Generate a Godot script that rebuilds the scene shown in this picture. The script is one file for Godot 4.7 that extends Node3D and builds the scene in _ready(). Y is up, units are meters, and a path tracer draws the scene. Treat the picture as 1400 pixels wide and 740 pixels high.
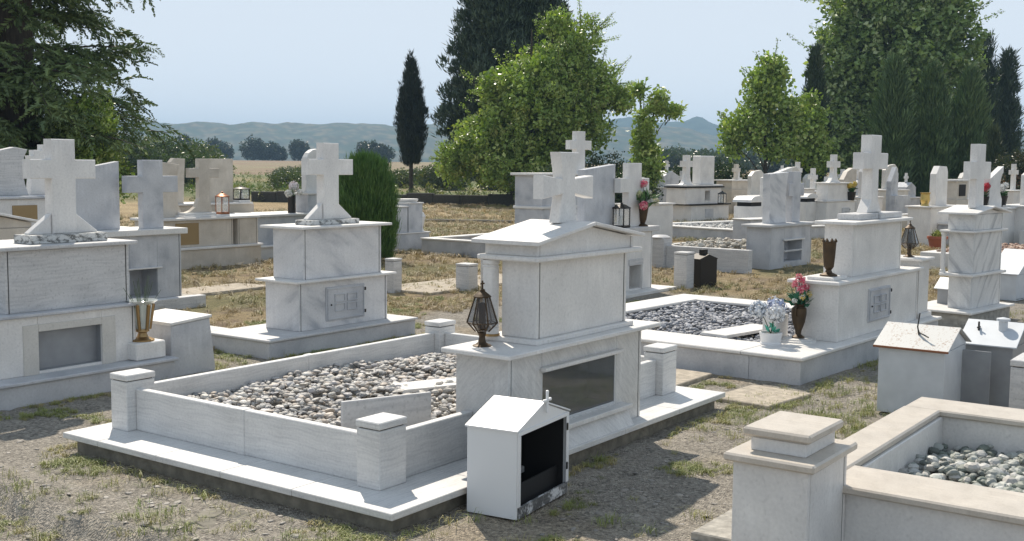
extends Node3D

# ---------------------------------------------------------------- geometry collector
class G:
	var v := PackedVector3Array()
	var n := PackedVector3Array()
	var c := PackedColorArray()
	var col := Color(1, 1, 1)
	var use_col := false

	# a, b, c counter-clockwise seen from outside
	func tri(a: Vector3, b: Vector3, d: Vector3) -> void:
		var nn := (b - a).cross(d - a)
		if nn.length_squared() < 1e-16:
			return
		nn = nn.normalized()
		v.append(a); v.append(d); v.append(b)
		n.append(nn); n.append(nn); n.append(nn)
		if use_col:
			c.append(col); c.append(col); c.append(col)

	func quad(a: Vector3, b: Vector3, d: Vector3, e: Vector3) -> void:
		tri(a, b, d)
		tri(a, d, e)

	# same, turned so that they face away from m
	func otri(a: Vector3, b: Vector3, d: Vector3, m: Vector3) -> void:
		if (b - a).cross(d - a).dot((a + b + d) / 3.0 - m) < 0.0:
			tri(a, d, b)
		else:
			tri(a, b, d)

	func oquad(a: Vector3, b: Vector3, d: Vector3, e: Vector3, m: Vector3) -> void:
		otri(a, b, d, m)
		otri(a, d, e, m)

	# triangle with its own normals (counter-clockwise from outside)
	func ntri(a: Vector3, b: Vector3, d: Vector3, na: Vector3, nb: Vector3, nd: Vector3) -> void:
		v.append(a); v.append(d); v.append(b)
		n.append(na); n.append(nd); n.append(nb)
		if use_col:
			c.append(col); c.append(col); c.append(col)

	# chamfered box
	func box(x0: float, x1: float, y0: float, y1: float, z0: float, z1: float, ch := 0.004) -> void:
		var lo := Vector3(minf(x0, x1), minf(y0, y1), minf(z0, z1))
		var hi := Vector3(maxf(x0, x1), maxf(y0, y1), maxf(z0, z1))
		var m := (lo + hi) * 0.5
		var h := (hi - lo) * 0.5
		var k := minf(ch, minf(h.x, minf(h.y, h.z)) * 0.45)
		var p := func(ax: int, s0: float, s1: float, s2: float) -> Vector3:
			# the corner with signs s, pushed out fully on axis ax
			var q := Vector3(s0 * (h.x - k), s1 * (h.y - k), s2 * (h.z - k))
			q[ax] += k * [s0, s1, s2][ax]
			return m + q
		for ax in 3:
			for s in [-1.0, 1.0]:
				var q := []
				for st in [[-1.0, -1.0], [1.0, -1.0], [1.0, 1.0], [-1.0, 1.0]]:
					var sg := [0.0, 0.0, 0.0]
					sg[ax] = s
					sg[(ax + 1) % 3] = st[0]
					sg[(ax + 2) % 3] = st[1]
					q.append(p.call(ax, sg[0], sg[1], sg[2]))
				oquad(q[0], q[1], q[2], q[3], m)
		for ax in 3:
			var b := (ax + 1) % 3
			var d := (ax + 2) % 3
			for sb in [-1.0, 1.0]:
				for sd in [-1.0, 1.0]:
					var e := [0.0, 0.0, 0.0]
					e[b] = sb
					e[d] = sd
					e[ax] = -1.0
					var a0: Vector3 = p.call(b, e[0], e[1], e[2])
					var a1: Vector3 = p.call(d, e[0], e[1], e[2])
					e[ax] = 1.0
					var a2: Vector3 = p.call(d, e[0], e[1], e[2])
					var a3: Vector3 = p.call(b, e[0], e[1], e[2])
					oquad(a0, a1, a2, a3, m)
		for s0 in [-1.0, 1.0]:
			for s1 in [-1.0, 1.0]:
				for s2 in [-1.0, 1.0]:
					otri(p.call(0, s0, s1, s2), p.call(1, s0, s1, s2), p.call(2, s0, s1, s2), m)

	# polygon in x,y pushed from z0 (back) to z1 (front, larger z), with bevelled rims
	func prism(poly: PackedVector2Array, z0: float, z1: float, ch := 0.004) -> void:
		var q := poly.duplicate()
		if Geometry2D.is_polygon_clockwise(q):
			q.reverse()
		var k := q.size()
		var ins := PackedVector2Array()
		for i in k:
			var e1 := (q[i] - q[(i + k - 1) % k]).normalized()
			var e2 := (q[(i + 1) % k] - q[i]).normalized()
			var n1 := Vector2(-e1.y, e1.x)
			var n2 := Vector2(-e2.y, e2.x)
			ins.append(q[i] + ch * (n1 + n2) / maxf(0.3, 1.0 + n1.dot(n2)))
		var t := Geometry2D.triangulate_polygon(q)
		for i in range(0, t.size(), 3):
			var a := ins[t[i]]
			var b := ins[t[i + 1]]
			var d := ins[t[i + 2]]
			if (b - a).cross(d - a) < 0.0:
				var x := b
				b = d
				d = x
			tri(Vector3(a.x, a.y, z1), Vector3(b.x, b.y, z1), Vector3(d.x, d.y, z1))
			tri(Vector3(a.x, a.y, z0), Vector3(d.x, d.y, z0), Vector3(b.x, b.y, z0))
		for i in k:
			var j := (i + 1) % k
			var a := q[i]
			var b := q[j]
			var ai := ins[i]
			var bi := ins[j]
			quad(Vector3(a.x, a.y, z0 + ch), Vector3(b.x, b.y, z0 + ch), Vector3(b.x, b.y, z1 - ch), Vector3(a.x, a.y, z1 - ch))
			quad(Vector3(a.x, a.y, z1 - ch), Vector3(b.x, b.y, z1 - ch), Vector3(bi.x, bi.y, z1), Vector3(ai.x, ai.y, z1))
			quad(Vector3(ai.x, ai.y, z0), Vector3(bi.x, bi.y, z0), Vector3(b.x, b.y, z0 + ch), Vector3(a.x, a.y, z0 + ch))

	# profile of (radius, height) turned round the y axis
	func lathe(prof: Array, seg := 20, at := Vector3.ZERO, sx := 1.0, sz := 1.0) -> void:
		for i in prof.size() - 1:
			var r0: float = prof[i][0]
			var y0: float = prof[i][1]
			var r1: float = prof[i + 1][0]
			var y1: float = prof[i + 1][1]
			var sl := Vector2(y1 - y0, r0 - r1).normalized()
			for j in seg:
				var a0 := TAU * j / seg
				var a1 := TAU * (j + 1) / seg
				var c0 := Vector3(cos(a0) * sx, 0, -sin(a0) * sz)
				var c1 := Vector3(cos(a1) * sx, 0, -sin(a1) * sz)
				var n0 := (c0 * sl.x + Vector3(0, sl.y, 0)).normalized()
				var n1 := (c1 * sl.x + Vector3(0, sl.y, 0)).normalized()
				var A := at + c0 * r0 + Vector3(0, y0, 0)
				var B := at + c1 * r0 + Vector3(0, y0, 0)
				var C := at + c1 * r1 + Vector3(0, y1, 0)
				var D := at + c0 * r1 + Vector3(0, y1, 0)
				if r0 > 1e-5:
					ntri(A, B, C, n0, n1, n1)
				if r1 > 1e-5:
					ntri(A, C, D, n0, n1, n0)

	func tube(pts: Array, rad: Array, seg := 6, cap := true) -> void:
		var rings := []
		var ns := []
		var side := Vector3.ZERO
		for i in pts.size():
			var d: Vector3 = (pts[mini(i + 1, pts.size() - 1)] - pts[maxi(i - 1, 0)])
			d = d.normalized()
			if side == Vector3.ZERO:
				side = d.cross(Vector3(0.31, 0.2, 0.93) if absf(d.y) > 0.8 else Vector3.UP).normalized()
			else:
				side = (side - d * side.dot(d)).normalized()
			var up := side.cross(d)
			var ring := []
			var rn := []
			for j in seg:
				var a := TAU * j / seg
				var o := side * cos(a) + up * sin(a)
				ring.append(pts[i] + o * rad[i])
				rn.append(o)
			rings.append(ring)
			ns.append(rn)
		for i in pts.size() - 1:
			for j in seg:
				var k := (j + 1) % seg
				ntri(rings[i][j], rings[i + 1][k], rings[i][k], ns[i][j], ns[i + 1][k], ns[i][k])
				ntri(rings[i][j], rings[i + 1][j], rings[i + 1][k], ns[i][j], ns[i + 1][j], ns[i + 1][k])
		if cap:
			for e in [0, pts.size() - 1]:
				for j in range(1, seg - 1):
					otri(rings[e][0], rings[e][j], rings[e][j + 1], pts[1] if e == 0 else pts[pts.size() - 2])

	func mesh() -> ArrayMesh:
		var a := []
		a.resize(Mesh.ARRAY_MAX)
		a[Mesh.ARRAY_VERTEX] = v
		a[Mesh.ARRAY_NORMAL] = n
		if use_col:
			a[Mesh.ARRAY_COLOR] = c
		var m := ArrayMesh.new()
		m.add_surface_from_arrays(Mesh.PRIMITIVE_TRIANGLES, a)
		return m

# ---------------------------------------------------------------- nodes
var names := {}
var M := {}
var rng := RandomNumberGenerator.new()

func numbered(s: String) -> String:
	names[s] = names.get(s, -1) + 1
	return s if names[s] == 0 else "%s_%03d" % [s, names[s]]

func thing(called: String, label: String, category: String, at := Vector3.ZERO, turn := 0.0, group := "") -> Node3D:
	var o := Node3D.new()
	o.name = numbered(called)
	add_child(o)
	o.position = at
	o.rotation.y = -deg_to_rad(turn)
	o.set_meta("label", label)
	o.set_meta("category", category)
	o.set_meta("kind", "thing")
	if group:
		o.set_meta("group", group)
	return o

func part(parent: Node, called: String, g: G, m: Material) -> MeshInstance3D:
	var o := MeshInstance3D.new()
	o.name = called
	o.mesh = g.mesh()
	o.material_override = m
	parent.add_child(o, true)
	return o

func block(parent: Node, called: String, x: Array, y: Array, z: Array, m: Material, ch := 0.004) -> MeshInstance3D:
	var g := G.new()
	g.box(x[0], x[1], y[0], y[1], z[0], z[1], ch)
	return part(parent, called, g, m)

func slab(parent: Node, called: String, poly: Array, z0: float, z1: float, m: Material, ch := 0.004) -> MeshInstance3D:
	var g := G.new()
	g.prism(PackedVector2Array(poly), z0, z1, ch)
	return part(parent, called, g, m)

func turned(parent: Node, called: String, prof: Array, m: Material, at := Vector3.ZERO, seg := 20) -> MeshInstance3D:
	var g := G.new()
	g.lathe(prof, seg, at)
	return part(parent, called, g, m)

func structure(called: String, mesh: Mesh, m: Material) -> MeshInstance3D:
	var o := MeshInstance3D.new()
	o.name = called
	o.mesh = mesh
	o.material_override = m
	o.set_meta("kind", "structure")
	add_child(o, true)
	return o

func mm(mesh: Mesh, xf: Array, cols: Array) -> MultiMesh:
	var q := MultiMesh.new()
	q.transform_format = MultiMesh.TRANSFORM_3D
	q.use_colors = cols.size() > 0
	q.mesh = mesh
	q.instance_count = xf.size()
	for i in xf.size():
		q.set_instance_transform(i, xf[i])
		if cols.size() > 0:
			q.set_instance_color(i, cols[i])
	return q

func mmi(parent: Node, called: String, mesh: Mesh, xf: Array, cols: Array, m: Material, stuff := true) -> MultiMeshInstance3D:
	var o := MultiMeshInstance3D.new()
	o.name = called
	o.multimesh = mm(mesh, xf, cols)
	o.material_override = m
	if stuff:
		o.set_meta("kind", "stuff")
	parent.add_child(o, true)
	return o

# ---------------------------------------------------------------- materials
func lin(r: float, g: float, b: float) -> Color:
	return Color(r, g, b).linear_to_srgb()

# seamless picture: f(x, y) gives a linear colour for 0..1
func picture(size: int, f: Callable) -> ImageTexture:
	var im := Image.create(size, size, false, Image.FORMAT_RGB8)
	for j in size:
		for i in size:
			im.set_pixel(i, j, f.call(float(i) / size, float(j) / size))
	return ImageTexture.create_from_image(im)

func noise(sd: int, freq: float, oct := 4, kind := FastNoiseLite.TYPE_SIMPLEX_SMOOTH, fractal := FastNoiseLite.FRACTAL_FBM) -> FastNoiseLite:
	var n := FastNoiseLite.new()
	n.seed = sd
	n.frequency = freq
	n.noise_type = kind
	n.fractal_type = fractal
	n.fractal_octaves = oct
	return n

# wraps noise round the edges by fading the last fifth into the far side
func wrap_noise(n: FastNoiseLite, x: float, y: float, kx: float, ky: float, rot := 0.0) -> float:
	var s := 0.0
	var wsum := 0.0
	var fx := clampf((x - 0.8) / 0.2, 0, 1)
	var fy := clampf((y - 0.8) / 0.2, 0, 1)
	var cr := cos(rot)
	var sr := sin(rot)
	for a in 2:
		var wx := fx if a == 1 else 1.0 - fx
		if wx <= 0.0:
			continue
		for b in 2:
			var wy := fy if b == 1 else 1.0 - fy
			if wy <= 0.0:
				continue
			var px := x - a
			var py := y - b
			s += wx * wy * n.get_noise_2d((px * cr - py * sr) * kx, (px * sr + py * cr) * ky)
			wsum += wx * wx * wy * wy
	return s / sqrt(wsum)

func mat(called: String, color: Color, rough := 0.6, metal := 0.0) -> StandardMaterial3D:
	var m := StandardMaterial3D.new()
	m.resource_name = called
	m.albedo_color = color
	m.roughness = rough
	m.metallic = metal
	M[called] = m
	return m

func grain_texture(sd: int, freq: float, lo: Color, hi: Color, size := 512, oct := 5) -> NoiseTexture2D:
	var t := NoiseTexture2D.new()
	t.width = size
	t.height = size
	t.seamless = true
	t.noise = noise(sd, freq, oct)
	t.normalize = true
	var r := Gradient.new()
	r.set_color(0, lo)
	r.set_color(1, hi)
	t.color_ramp = r
	return t

func bump_texture(sd: int, freq: float, size := 512, oct := 5) -> NoiseTexture2D:
	var t := NoiseTexture2D.new()
	t.width = size
	t.height = size
	t.seamless = true
	t.noise = noise(sd, freq, oct)
	return t

# marble: base colour, vein colour, vein strength, anisotropy of the veins, turn of the veins, metres that a tile spans
func marble(called: String, base: Color, vein: Color, strength: float, kx: float, ky: float, rot: float, span: float, sd: int, rough := 0.42, sharp := 1.0, lichen := 0.1) -> StandardMaterial3D:
	var n1 := noise(sd, 1.0, 4)
	var n2 := noise(sd + 7, 1.0, 3)
	var n3 := noise(sd + 13, 1.0, 3)
	var tex := picture(320, func(x: float, y: float) -> Color:
		var w := wrap_noise(n2, x, y, 3.0, 3.0) * 0.25
		var s := wrap_noise(n1, x + w * 0.06, y + w * 0.06, kx, ky, rot)
		var t := clampf(0.5 + s * 0.9, 0, 1)
		t = pow(t, 1.6 * sharp) * strength
		var sp := wrap_noise(n3, x, y, 60.0, 60.0)
		var cl := w * 2.8
		var c := base.lerp(vein, clampf(t, 0, 1))
		var dr := wrap_noise(n3, x, y, 26.0, 2.0) * smoothstep(-0.02, 0.12, w) if ky < 20.0 else 0.0
		var k := 1.0 + sp * 0.09 + cl * 0.16 + dr * 0.12 - smoothstep(0.3, 0.6, wrap_noise(n2, x, y, 46.0, 30.0)) * lichen
		return Color(clampf(c.r * k, 0, 1), clampf(c.g * k, 0, 1), clampf(c.b * k, 0, 1)).linear_to_srgb())
	var m := mat(called, Color.WHITE, rough)
	m.albedo_texture = tex
	m.uv1_triplanar = true
	m.uv1_world_triplanar = true
	m.uv1_triplanar_sharpness = 8.0
	m.uv1_scale = Vector3.ONE / span
	m.uv1_offset = Vector3(sd * 0.137, sd * 0.071, sd * 0.093)
	return m

func make_materials() -> void:
	# marbles (linear base colours)
	marble("marble_plain", Color(0.7, 0.685, 0.66), Color(0.57, 0.56, 0.555), 0.5, 3.0, 3.0, 0.0, 1.3, 11, 0.5)
	marble("marble_streak", Color(0.68, 0.675, 0.66), Color(0.47, 0.47, 0.475), 0.62, 3.0, 70.0, 0.02, 1.1, 23, 0.45)
	marble("marble_diagonal", Color(0.62, 0.615, 0.6), Color(0.42, 0.42, 0.42), 0.5, 40.0, 6.0, 0.75, 0.9, 31, 0.38)
	marble("marble_veined", Color(0.64, 0.635, 0.635), Color(0.34, 0.355, 0.385), 0.8, 7.0, 1.6, 1.05, 1.5, 47, 0.4, 1.9)
	marble("marble_bold", Color(0.64, 0.64, 0.63), Color(0.3, 0.31, 0.33), 0.8, 12.0, 1.0, -0.65, 1.3, 53, 0.4, 2.0)
	marble("marble_grey", Color(0.52, 0.53, 0.55), Color(0.3, 0.32, 0.36), 0.8, 3.0, 3.0, 0.6, 1.4, 61, 0.4, 1.3)
	marble("marble_old", Color(0.56, 0.555, 0.55), Color(0.38, 0.385, 0.395), 0.65, 3.0, 44.0, 0.03, 1.2, 71, 0.6, 1.0, 0.22)
	marble("marble_beige", Color(0.56, 0.51, 0.44), Color(0.44, 0.39, 0.32), 0.6, 3.0, 5.0, 0.2, 1.2, 83, 0.5)
	marble("marble_cream", Color(0.54, 0.49, 0.425), Color(0.45, 0.4, 0.335), 0.6, 5.0, 9.0, 0.4, 0.8, 91, 0.4)
	marble("marble_warm", Color(0.58, 0.56, 0.52), Color(0.5, 0.48, 0.44), 0.5, 3.0, 3.0, 0.2, 1.2, 103, 0.5)
	# lichen-blackened marble for old cross feet and slab edges
	var nb := noise(301, 1.0, 4)
	var st := mat("marble_stained", Color.WHITE, 0.75)
	st.albedo_texture = picture(256, func(x: float, y: float) -> Color:
		var t := smoothstep(-0.2, 0.45, wrap_noise(nb, x, y, 6.0, 9.0) + 0.35 * wrap_noise(nb, x, y, 40.0, 40.0)) * 0.85
		return Color(0.6, 0.6, 0.58).lerp(Color(0.05, 0.05, 0.045), t).linear_to_srgb())
	st.uv1_triplanar = true
	st.uv1_world_triplanar = true
	st.uv1_scale = Vector3.ONE * 2.2
	var sc := mat("scorched_paint", Color.WHITE, 0.7)
	sc.albedo_texture = picture(256, func(x: float, y: float) -> Color:
		var t := smoothstep(-0.45, 0.1, wrap_noise(nb, x, y, 4.0, 4.0) + 0.5 * wrap_noise(nb, x, y, 30.0, 30.0)) * 0.9
		return Color(0.66, 0.67, 0.68).lerp(Color(0.03, 0.03, 0.03), t).linear_to_srgb())
	sc.uv1_triplanar = true
	sc.uv1_world_triplanar = true
	sc.uv1_scale = Vector3.ONE * 1.6
	mat("mortar", lin(0.035, 0.034, 0.032), 0.9)
	# concrete
	for a in [["concrete", 0.38, 0.36, 0.32, 401], ["concrete_dark", 0.2, 0.185, 0.15, 409], ["paving_tan", 0.4, 0.35, 0.28, 419], ["wall_dark", 0.06, 0.058, 0.05, 429]]:
		var m := mat(a[0], Color.WHITE, 0.9)
		var b := Color(a[1], a[2], a[3])
		m.albedo_texture = grain_texture(a[4], 0.02, (b * 0.62).linear_to_srgb(), (b * 1.3).linear_to_srgb(), 512, 6)
		m.uv1_triplanar = true
		m.uv1_world_triplanar = true
		m.uv1_scale = Vector3.ONE * 1.1
		m.heightmap_enabled = true
		m.heightmap_texture = bump_texture(a[4] + 1, 0.05)
		m.heightmap_scale = 0.4
	# metals
	mat("white_paint", lin(0.74, 0.75, 0.76), 0.4)
	mat("soot_shade_black", lin(0.012, 0.012, 0.013), 0.8)  # black for soot and trim, and for shade painted into slots and openings
	mat("dark_metal", lin(0.03, 0.027, 0.024), 0.45, 0.6)
	mat("brass", lin(0.33, 0.22, 0.1), 0.4, 0.85)
	mat("gold", lin(0.5, 0.36, 0.12), 0.35, 0.8)
	mat("copper", lin(0.3, 0.13, 0.07), 0.45, 0.8)
	mat("steel_bar", lin(0.6, 0.61, 0.62), 0.35, 0.2)
	var nr := noise(501, 1.0, 5)
	for a in [["bronze", Color(0.1, 0.062, 0.03), Color(0.05, 0.035, 0.022), 2.0, 0.55, 0.5], ["grey_sheet", Color(0.6, 0.63, 0.66), Color(0.5, 0.53, 0.56), 1.3, 0.5, 0.1], ["grey_sheet_dark", Color(0.3, 0.315, 0.33), Color(0.24, 0.25, 0.265), 1.3, 0.5, 0.1], ["brown_sheet", Color(0.07, 0.035, 0.03), Color(0.045, 0.025, 0.02), 2.0, 0.6, 0.1]]:
		var m := mat(a[0], Color.WHITE, a[4], a[5])
		m.albedo_texture = grain_texture(510 + int(a[3] * 10), 0.02, (a[1] as Color).linear_to_srgb(), (a[2] as Color).linear_to_srgb(), 256)
		m.uv1_triplanar = true
		m.uv1_world_triplanar = true
		m.uv1_scale = Vector3.ONE * a[3]
	var rust := mat("rusty_sheet", Color.WHITE, 0.6)
	rust.albedo_texture = picture(256, func(x: float, y: float) -> Color:
		var t := smoothstep(0.3, 0.62, wrap_noise(nr, x, y, 22.0, 22.0) + wrap_noise(nb, x, y, 3.0, 3.0) * 0.6)
		return Color(0.56, 0.56, 0.54).lerp(Color(0.3, 0.2, 0.14), t).linear_to_srgb())
	rust.uv1_triplanar = true
	rust.uv1_world_triplanar = true
	rust.uv1_scale = Vector3.ONE * 2.0
	mat("rust", lin(0.24, 0.1, 0.05), 0.9)
	# glass
	for a in [["glass_clear", Color(0.9, 0.93, 0.95, 0.12)], ["glass_pale", Color(0.8, 0.82, 0.8, 0.55)], ["glass_smoke", Color(0.2, 0.15, 0.1, 0.5)], ["glass_dark", Color(0.38, 0.39, 0.39, 0.55)]]:
		var m := mat(a[0], a[1], 0.05)
		m.transparency = BaseMaterial3D.TRANSPARENCY_ALPHA
	# plants: vertex and copy colours carry the hue
	for a in ["leaf", "needle", "blade", "petal"]:
		var m := mat(a, Color.WHITE, 0.38 if a == "leaf" else 0.6)
		m.vertex_color_use_as_albedo = true
		m.cull_mode = BaseMaterial3D.CULL_DISABLED
		m.backlight_enabled = true
		m.backlight = {"leaf": lin(0.42, 0.5, 0.06), "needle": lin(0.05, 0.075, 0.02), "blade": lin(0.16, 0.15, 0.05), "petal": lin(0.2, 0.2, 0.2)}[a]
	var bark := mat("bark", Color.WHITE, 0.9)
	bark.albedo_texture = grain_texture(601, 0.03, lin(0.03, 0.024, 0.018), lin(0.1, 0.08, 0.06), 256)
	bark.uv1_triplanar = true
	bark.uv1_scale = Vector3(2.5, 0.5, 2.5)
	# loose stones
	for a in [["pebble", 0.6], ["soil", 0.95]]:
		var m := mat(a[0], Color.WHITE, a[1])
		m.vertex_color_use_as_albedo = true
		m.albedo_texture = grain_texture(620, 0.03, Color(0.72, 0.72, 0.72), Color(1, 1, 1), 256)
		m.uv1_triplanar = true
		m.uv1_scale = Vector3.ONE * 6.0
	mat("terracotta", lin(0.32, 0.1, 0.055), 0.8)
	mat("plastic_white", lin(0.7, 0.7, 0.7), 0.4)
	mat("plaque_gold", lin(0.3, 0.21, 0.1), 0.5, 0.3)
	mat("wax", lin(0.75, 0.72, 0.62), 0.5)
	mat("stem", lin(0.03, 0.06, 0.02), 0.7)
	mat("tile_red", lin(0.4, 0.13, 0.08), 0.8)

# ---------------------------------------------------------------- the place
const EYE := Vector3(0, 1.6, 0)
const SUN_TO := Vector3(0.538, 1.0, -0.676)      # towards the sun, from the posts' shadows

func _ready() -> void:
	rng.seed = 20240
	# camera
	var yaw := deg_to_rad(35.644)
	var pitch := deg_to_rad(5.327)
	var roll := deg_to_rad(0.528)
	var ahead := Vector3(cos(yaw), 0, -sin(yaw))
	var right := Vector3(sin(yaw), 0, cos(yaw))
	var fw := ahead * cos(pitch) - Vector3.UP * sin(pitch)
	var up := Vector3.UP * cos(pitch) + ahead * sin(pitch)
	var cam := Camera3D.new()
	cam.name = "camera"
	add_child(cam)
	cam.transform = Transform3D(Basis(right * cos(roll) + up * sin(roll), up * cos(roll) - right * sin(roll), -fw), EYE)
	cam.fov = 26.98
	cam.near = 0.05
	cam.far = 4000.0
	cam.current = true
	# sky, haze, exposure
	var we := WorldEnvironment.new()
	we.name = "world"
	var env := Environment.new()
	var sky := Sky.new()
	var sm := ProceduralSkyMaterial.new()
	sm.sky_top_color = Color(0.63, 0.69, 0.76)
	sm.sky_horizon_color = Color(0.93, 0.965, 1.0)
	sm.sky_curve = 0.3
	sm.sky_energy_multiplier = 1.0
	sm.ground_horizon_color = Color(0.7, 0.74, 0.76)
	sm.ground_bottom_color = Color(0.35, 0.33, 0.28)
	sm.sun_angle_max = 0.0
	sky.sky_material = sm
	env.background_mode = Environment.BG_SKY
	env.sky = sky
	env.tonemap_mode = Environment.TONE_MAPPER_LINEAR
	env.tonemap_exposure = 1.11
	env.fog_enabled = true
	env.fog_density = 0.00052
	env.fog_light_color = Color(0.72, 0.87, 1.0)
	env.sdfgi_enabled = true
	env.ssao_enabled = true
	env.ssil_enabled = true
	we.environment = env
	add_child(we)
	var sun := DirectionalLight3D.new()
	sun.name = "sun"
	add_child(sun)
	sun.look_at_from_position(SUN_TO.normalized() * 50.0, Vector3.ZERO)
	sun.light_energy = 1.6
	sun.light_angular_distance = 0.5
	sun.light_color = Color(1.0, 0.955, 0.89)
	sun.shadow_enabled = true

	make_materials()
	print("materials ", Time.get_ticks_msec())
	make_ground()
	make_hills()
	print("ground ", Time.get_ticks_msec())
	make_graves()
	make_far_graves()
	print("graves ", Time.get_ticks_msec())
	make_goods()
	print("goods ", Time.get_ticks_msec())
	make_trees()
	print("trees ", Time.get_ticks_msec())
	make_litter()
	print("litter ", Time.get_ticks_msec())

# ---------------------------------------------------------------- ground
var gn1: FastNoiseLite
var gn2: FastNoiseLite
var gn3: FastNoiseLite

func rise(x: float, z: float) -> float:
	var r := Vector2(x, z).length()
	return smoothstep(70.0, 320.0, r) * 2.3

# height of the bare ground
func ground_h(x: float, z: float) -> float:
	var h := rise(x, z)
	if x > -2.0 and x < 40.0 and z < 3.0 and z > -40.0:
		h += gn1.get_noise_2d(x * 1.3, z * 1.3) * 0.012
		if x < 9.0 and z > -9.0:
			h += gn2.get_noise_2d(x * 9.0, z * 9.0) * 0.007
			var crk := absf(gn3.get_noise_2d(x * 2.6, z * 2.6))
			h -= smoothstep(0.03, 0.0, crk) * 0.018
		# broken edge of the old paving, a step down
		var e := 2.93 + 0.08 * gn2.get_noise_2d(z * 6.0, 3.0) + 0.25 * maxf(0.0, z + 3.4)
		h -= smoothstep(e + 0.03, e - 0.03, x) * 0.1
	return h - 0.012

func ground_col(x: float, z: float) -> Color:
	var r := Vector2(x, z).length()
	var a := gn1.get_noise_2d(x * 0.9, z * 0.9)
	var b := gn2.get_noise_2d(x * 2.1 + 40.0, z * 2.1)
	var asphalt := Color(0.44, 0.415, 0.375)
	var dirt := Color(0.46, 0.4, 0.32)
	var straw := Color(0.42, 0.33, 0.19)
	var soil := Color(0.28, 0.21, 0.145)
	var turf := Color(0.19, 0.2, 0.08)
	var c := asphalt.lerp(dirt, smoothstep(-0.1, 0.35, a + b * 0.5))
	# between the back rows: straw and turned soil
	var back := smoothstep(-7.6, -8.2, z) * smoothstep(5.0, 7.0, x)
	back = maxf(back, smoothstep(12.6, 13.4, x) * smoothstep(-3.4, -4.0, z))
	c = c.lerp(straw.lerp(soil, smoothstep(0.05, 0.4, b)).lerp(turf, smoothstep(0.0, 0.4, a) * 0.75), back)
	if r > 28.0:
		var far_dry := Color(0.62, 0.49, 0.29).lerp(Color(0.46, 0.35, 0.2), smoothstep(-0.2, 0.4, a))
		c = c.lerp(far_dry, smoothstep(28.0, 34.0, r))
	if r > 46.0:
		var s := x * 0.583 + z * 0.813
		var d := x * 0.813 - z * 0.583
		var weeds := Color(0.19, 0.23, 0.08).lerp(Color(0.32, 0.28, 0.14), smoothstep(-0.1, 0.35, gn1.get_noise_2d(x * 0.12, z * 0.12)))
		var field := Color(0.29, 0.2, 0.13).lerp(Color(0.3, 0.27, 0.15), smoothstep(-0.2, 0.3, gn1.get_noise_2d(s * 0.02, d * 0.25)))
		var q := smoothstep(46.0, 50.0, r)
		var f := smoothstep(112.0, 124.0, d + gn1.get_noise_2d(s * 0.08, 5.0) * 18.0)
		c = c.lerp(weeds.lerp(field, f), q)
	return c

func lines(lo: float, fine0: float, fine1: float, hi: float, step: float, grow: float) -> Array:
	var out := []
	var p := fine0
	var st := step
	while p > lo:
		out.push_front(p)
		st *= grow
		p -= st
	out.push_front(lo)
	p = fine0 + step
	while p < fine1:
		out.append(p)
		p += step
	st = step
	while p < hi:
		out.append(p)
		st *= grow
		p += st
	out.append(hi)
	return out

func make_ground() -> void:
	gn1 = noise(5, 0.35, 3)
	gn2 = noise(6, 0.6, 4)
	gn3 = noise(8, 0.5, 2)
	var xs := lines(-60.0, 2.2, 9.0, 1400.0, 0.055, 1.055)
	var zs := lines(-1400.0, -8.0, -1.2, 500.0, 0.055, 1.055)
	var nx := xs.size()
	var nz := zs.size()
	var v := PackedVector3Array()
	var c := PackedColorArray()
	for j in nz:
		for i in nx:
			var x: float = xs[i]
			var z: float = zs[j]
			v.append(Vector3(x, ground_h(x, z), z))
			c.append(ground_col(x, z))
	var n := PackedVector3Array()
	n.resize(v.size())
	for j in nz:
		for i in nx:
			var i0 := maxi(i - 1, 0)
			var i1 := mini(i + 1, nx - 1)
			var j0 := maxi(j - 1, 0)
			var j1 := mini(j + 1, nz - 1)
			var dx := v[j * nx + i1] - v[j * nx + i0]
			var dz := v[j1 * nx + i] - v[j0 * nx + i]
			n[j * nx + i] = dz.cross(dx).normalized()
	var ix := PackedInt32Array()
	for j in nz - 1:
		for i in nx - 1:
			var p := j * nx + i
			ix.append_array(PackedInt32Array([p, p + 1, p + nx, p + 1, p + nx + 1, p + nx]))
	var a := []
	a.resize(Mesh.ARRAY_MAX)
	a[Mesh.ARRAY_VERTEX] = v
	a[Mesh.ARRAY_NORMAL] = n
	a[Mesh.ARRAY_COLOR] = c
	a[Mesh.ARRAY_INDEX] = ix
	var m := ArrayMesh.new()
	m.add_surface_from_arrays(Mesh.PRIMITIVE_TRIANGLES, a)
	var g := mat("ground", Color.WHITE, 0.95)
	g.vertex_color_use_as_albedo = true
	g.albedo_texture = gravel_picture()
	g.uv1_triplanar = true
	g.uv1_world_triplanar = true
	g.uv1_scale = Vector3.ONE * 0.8
	g.heightmap_enabled = true
	g.heightmap_texture = bump_texture(703, 0.09, 1024, 5)
	g.heightmap_scale = 2.2
	structure("ground", m, g)

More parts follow.
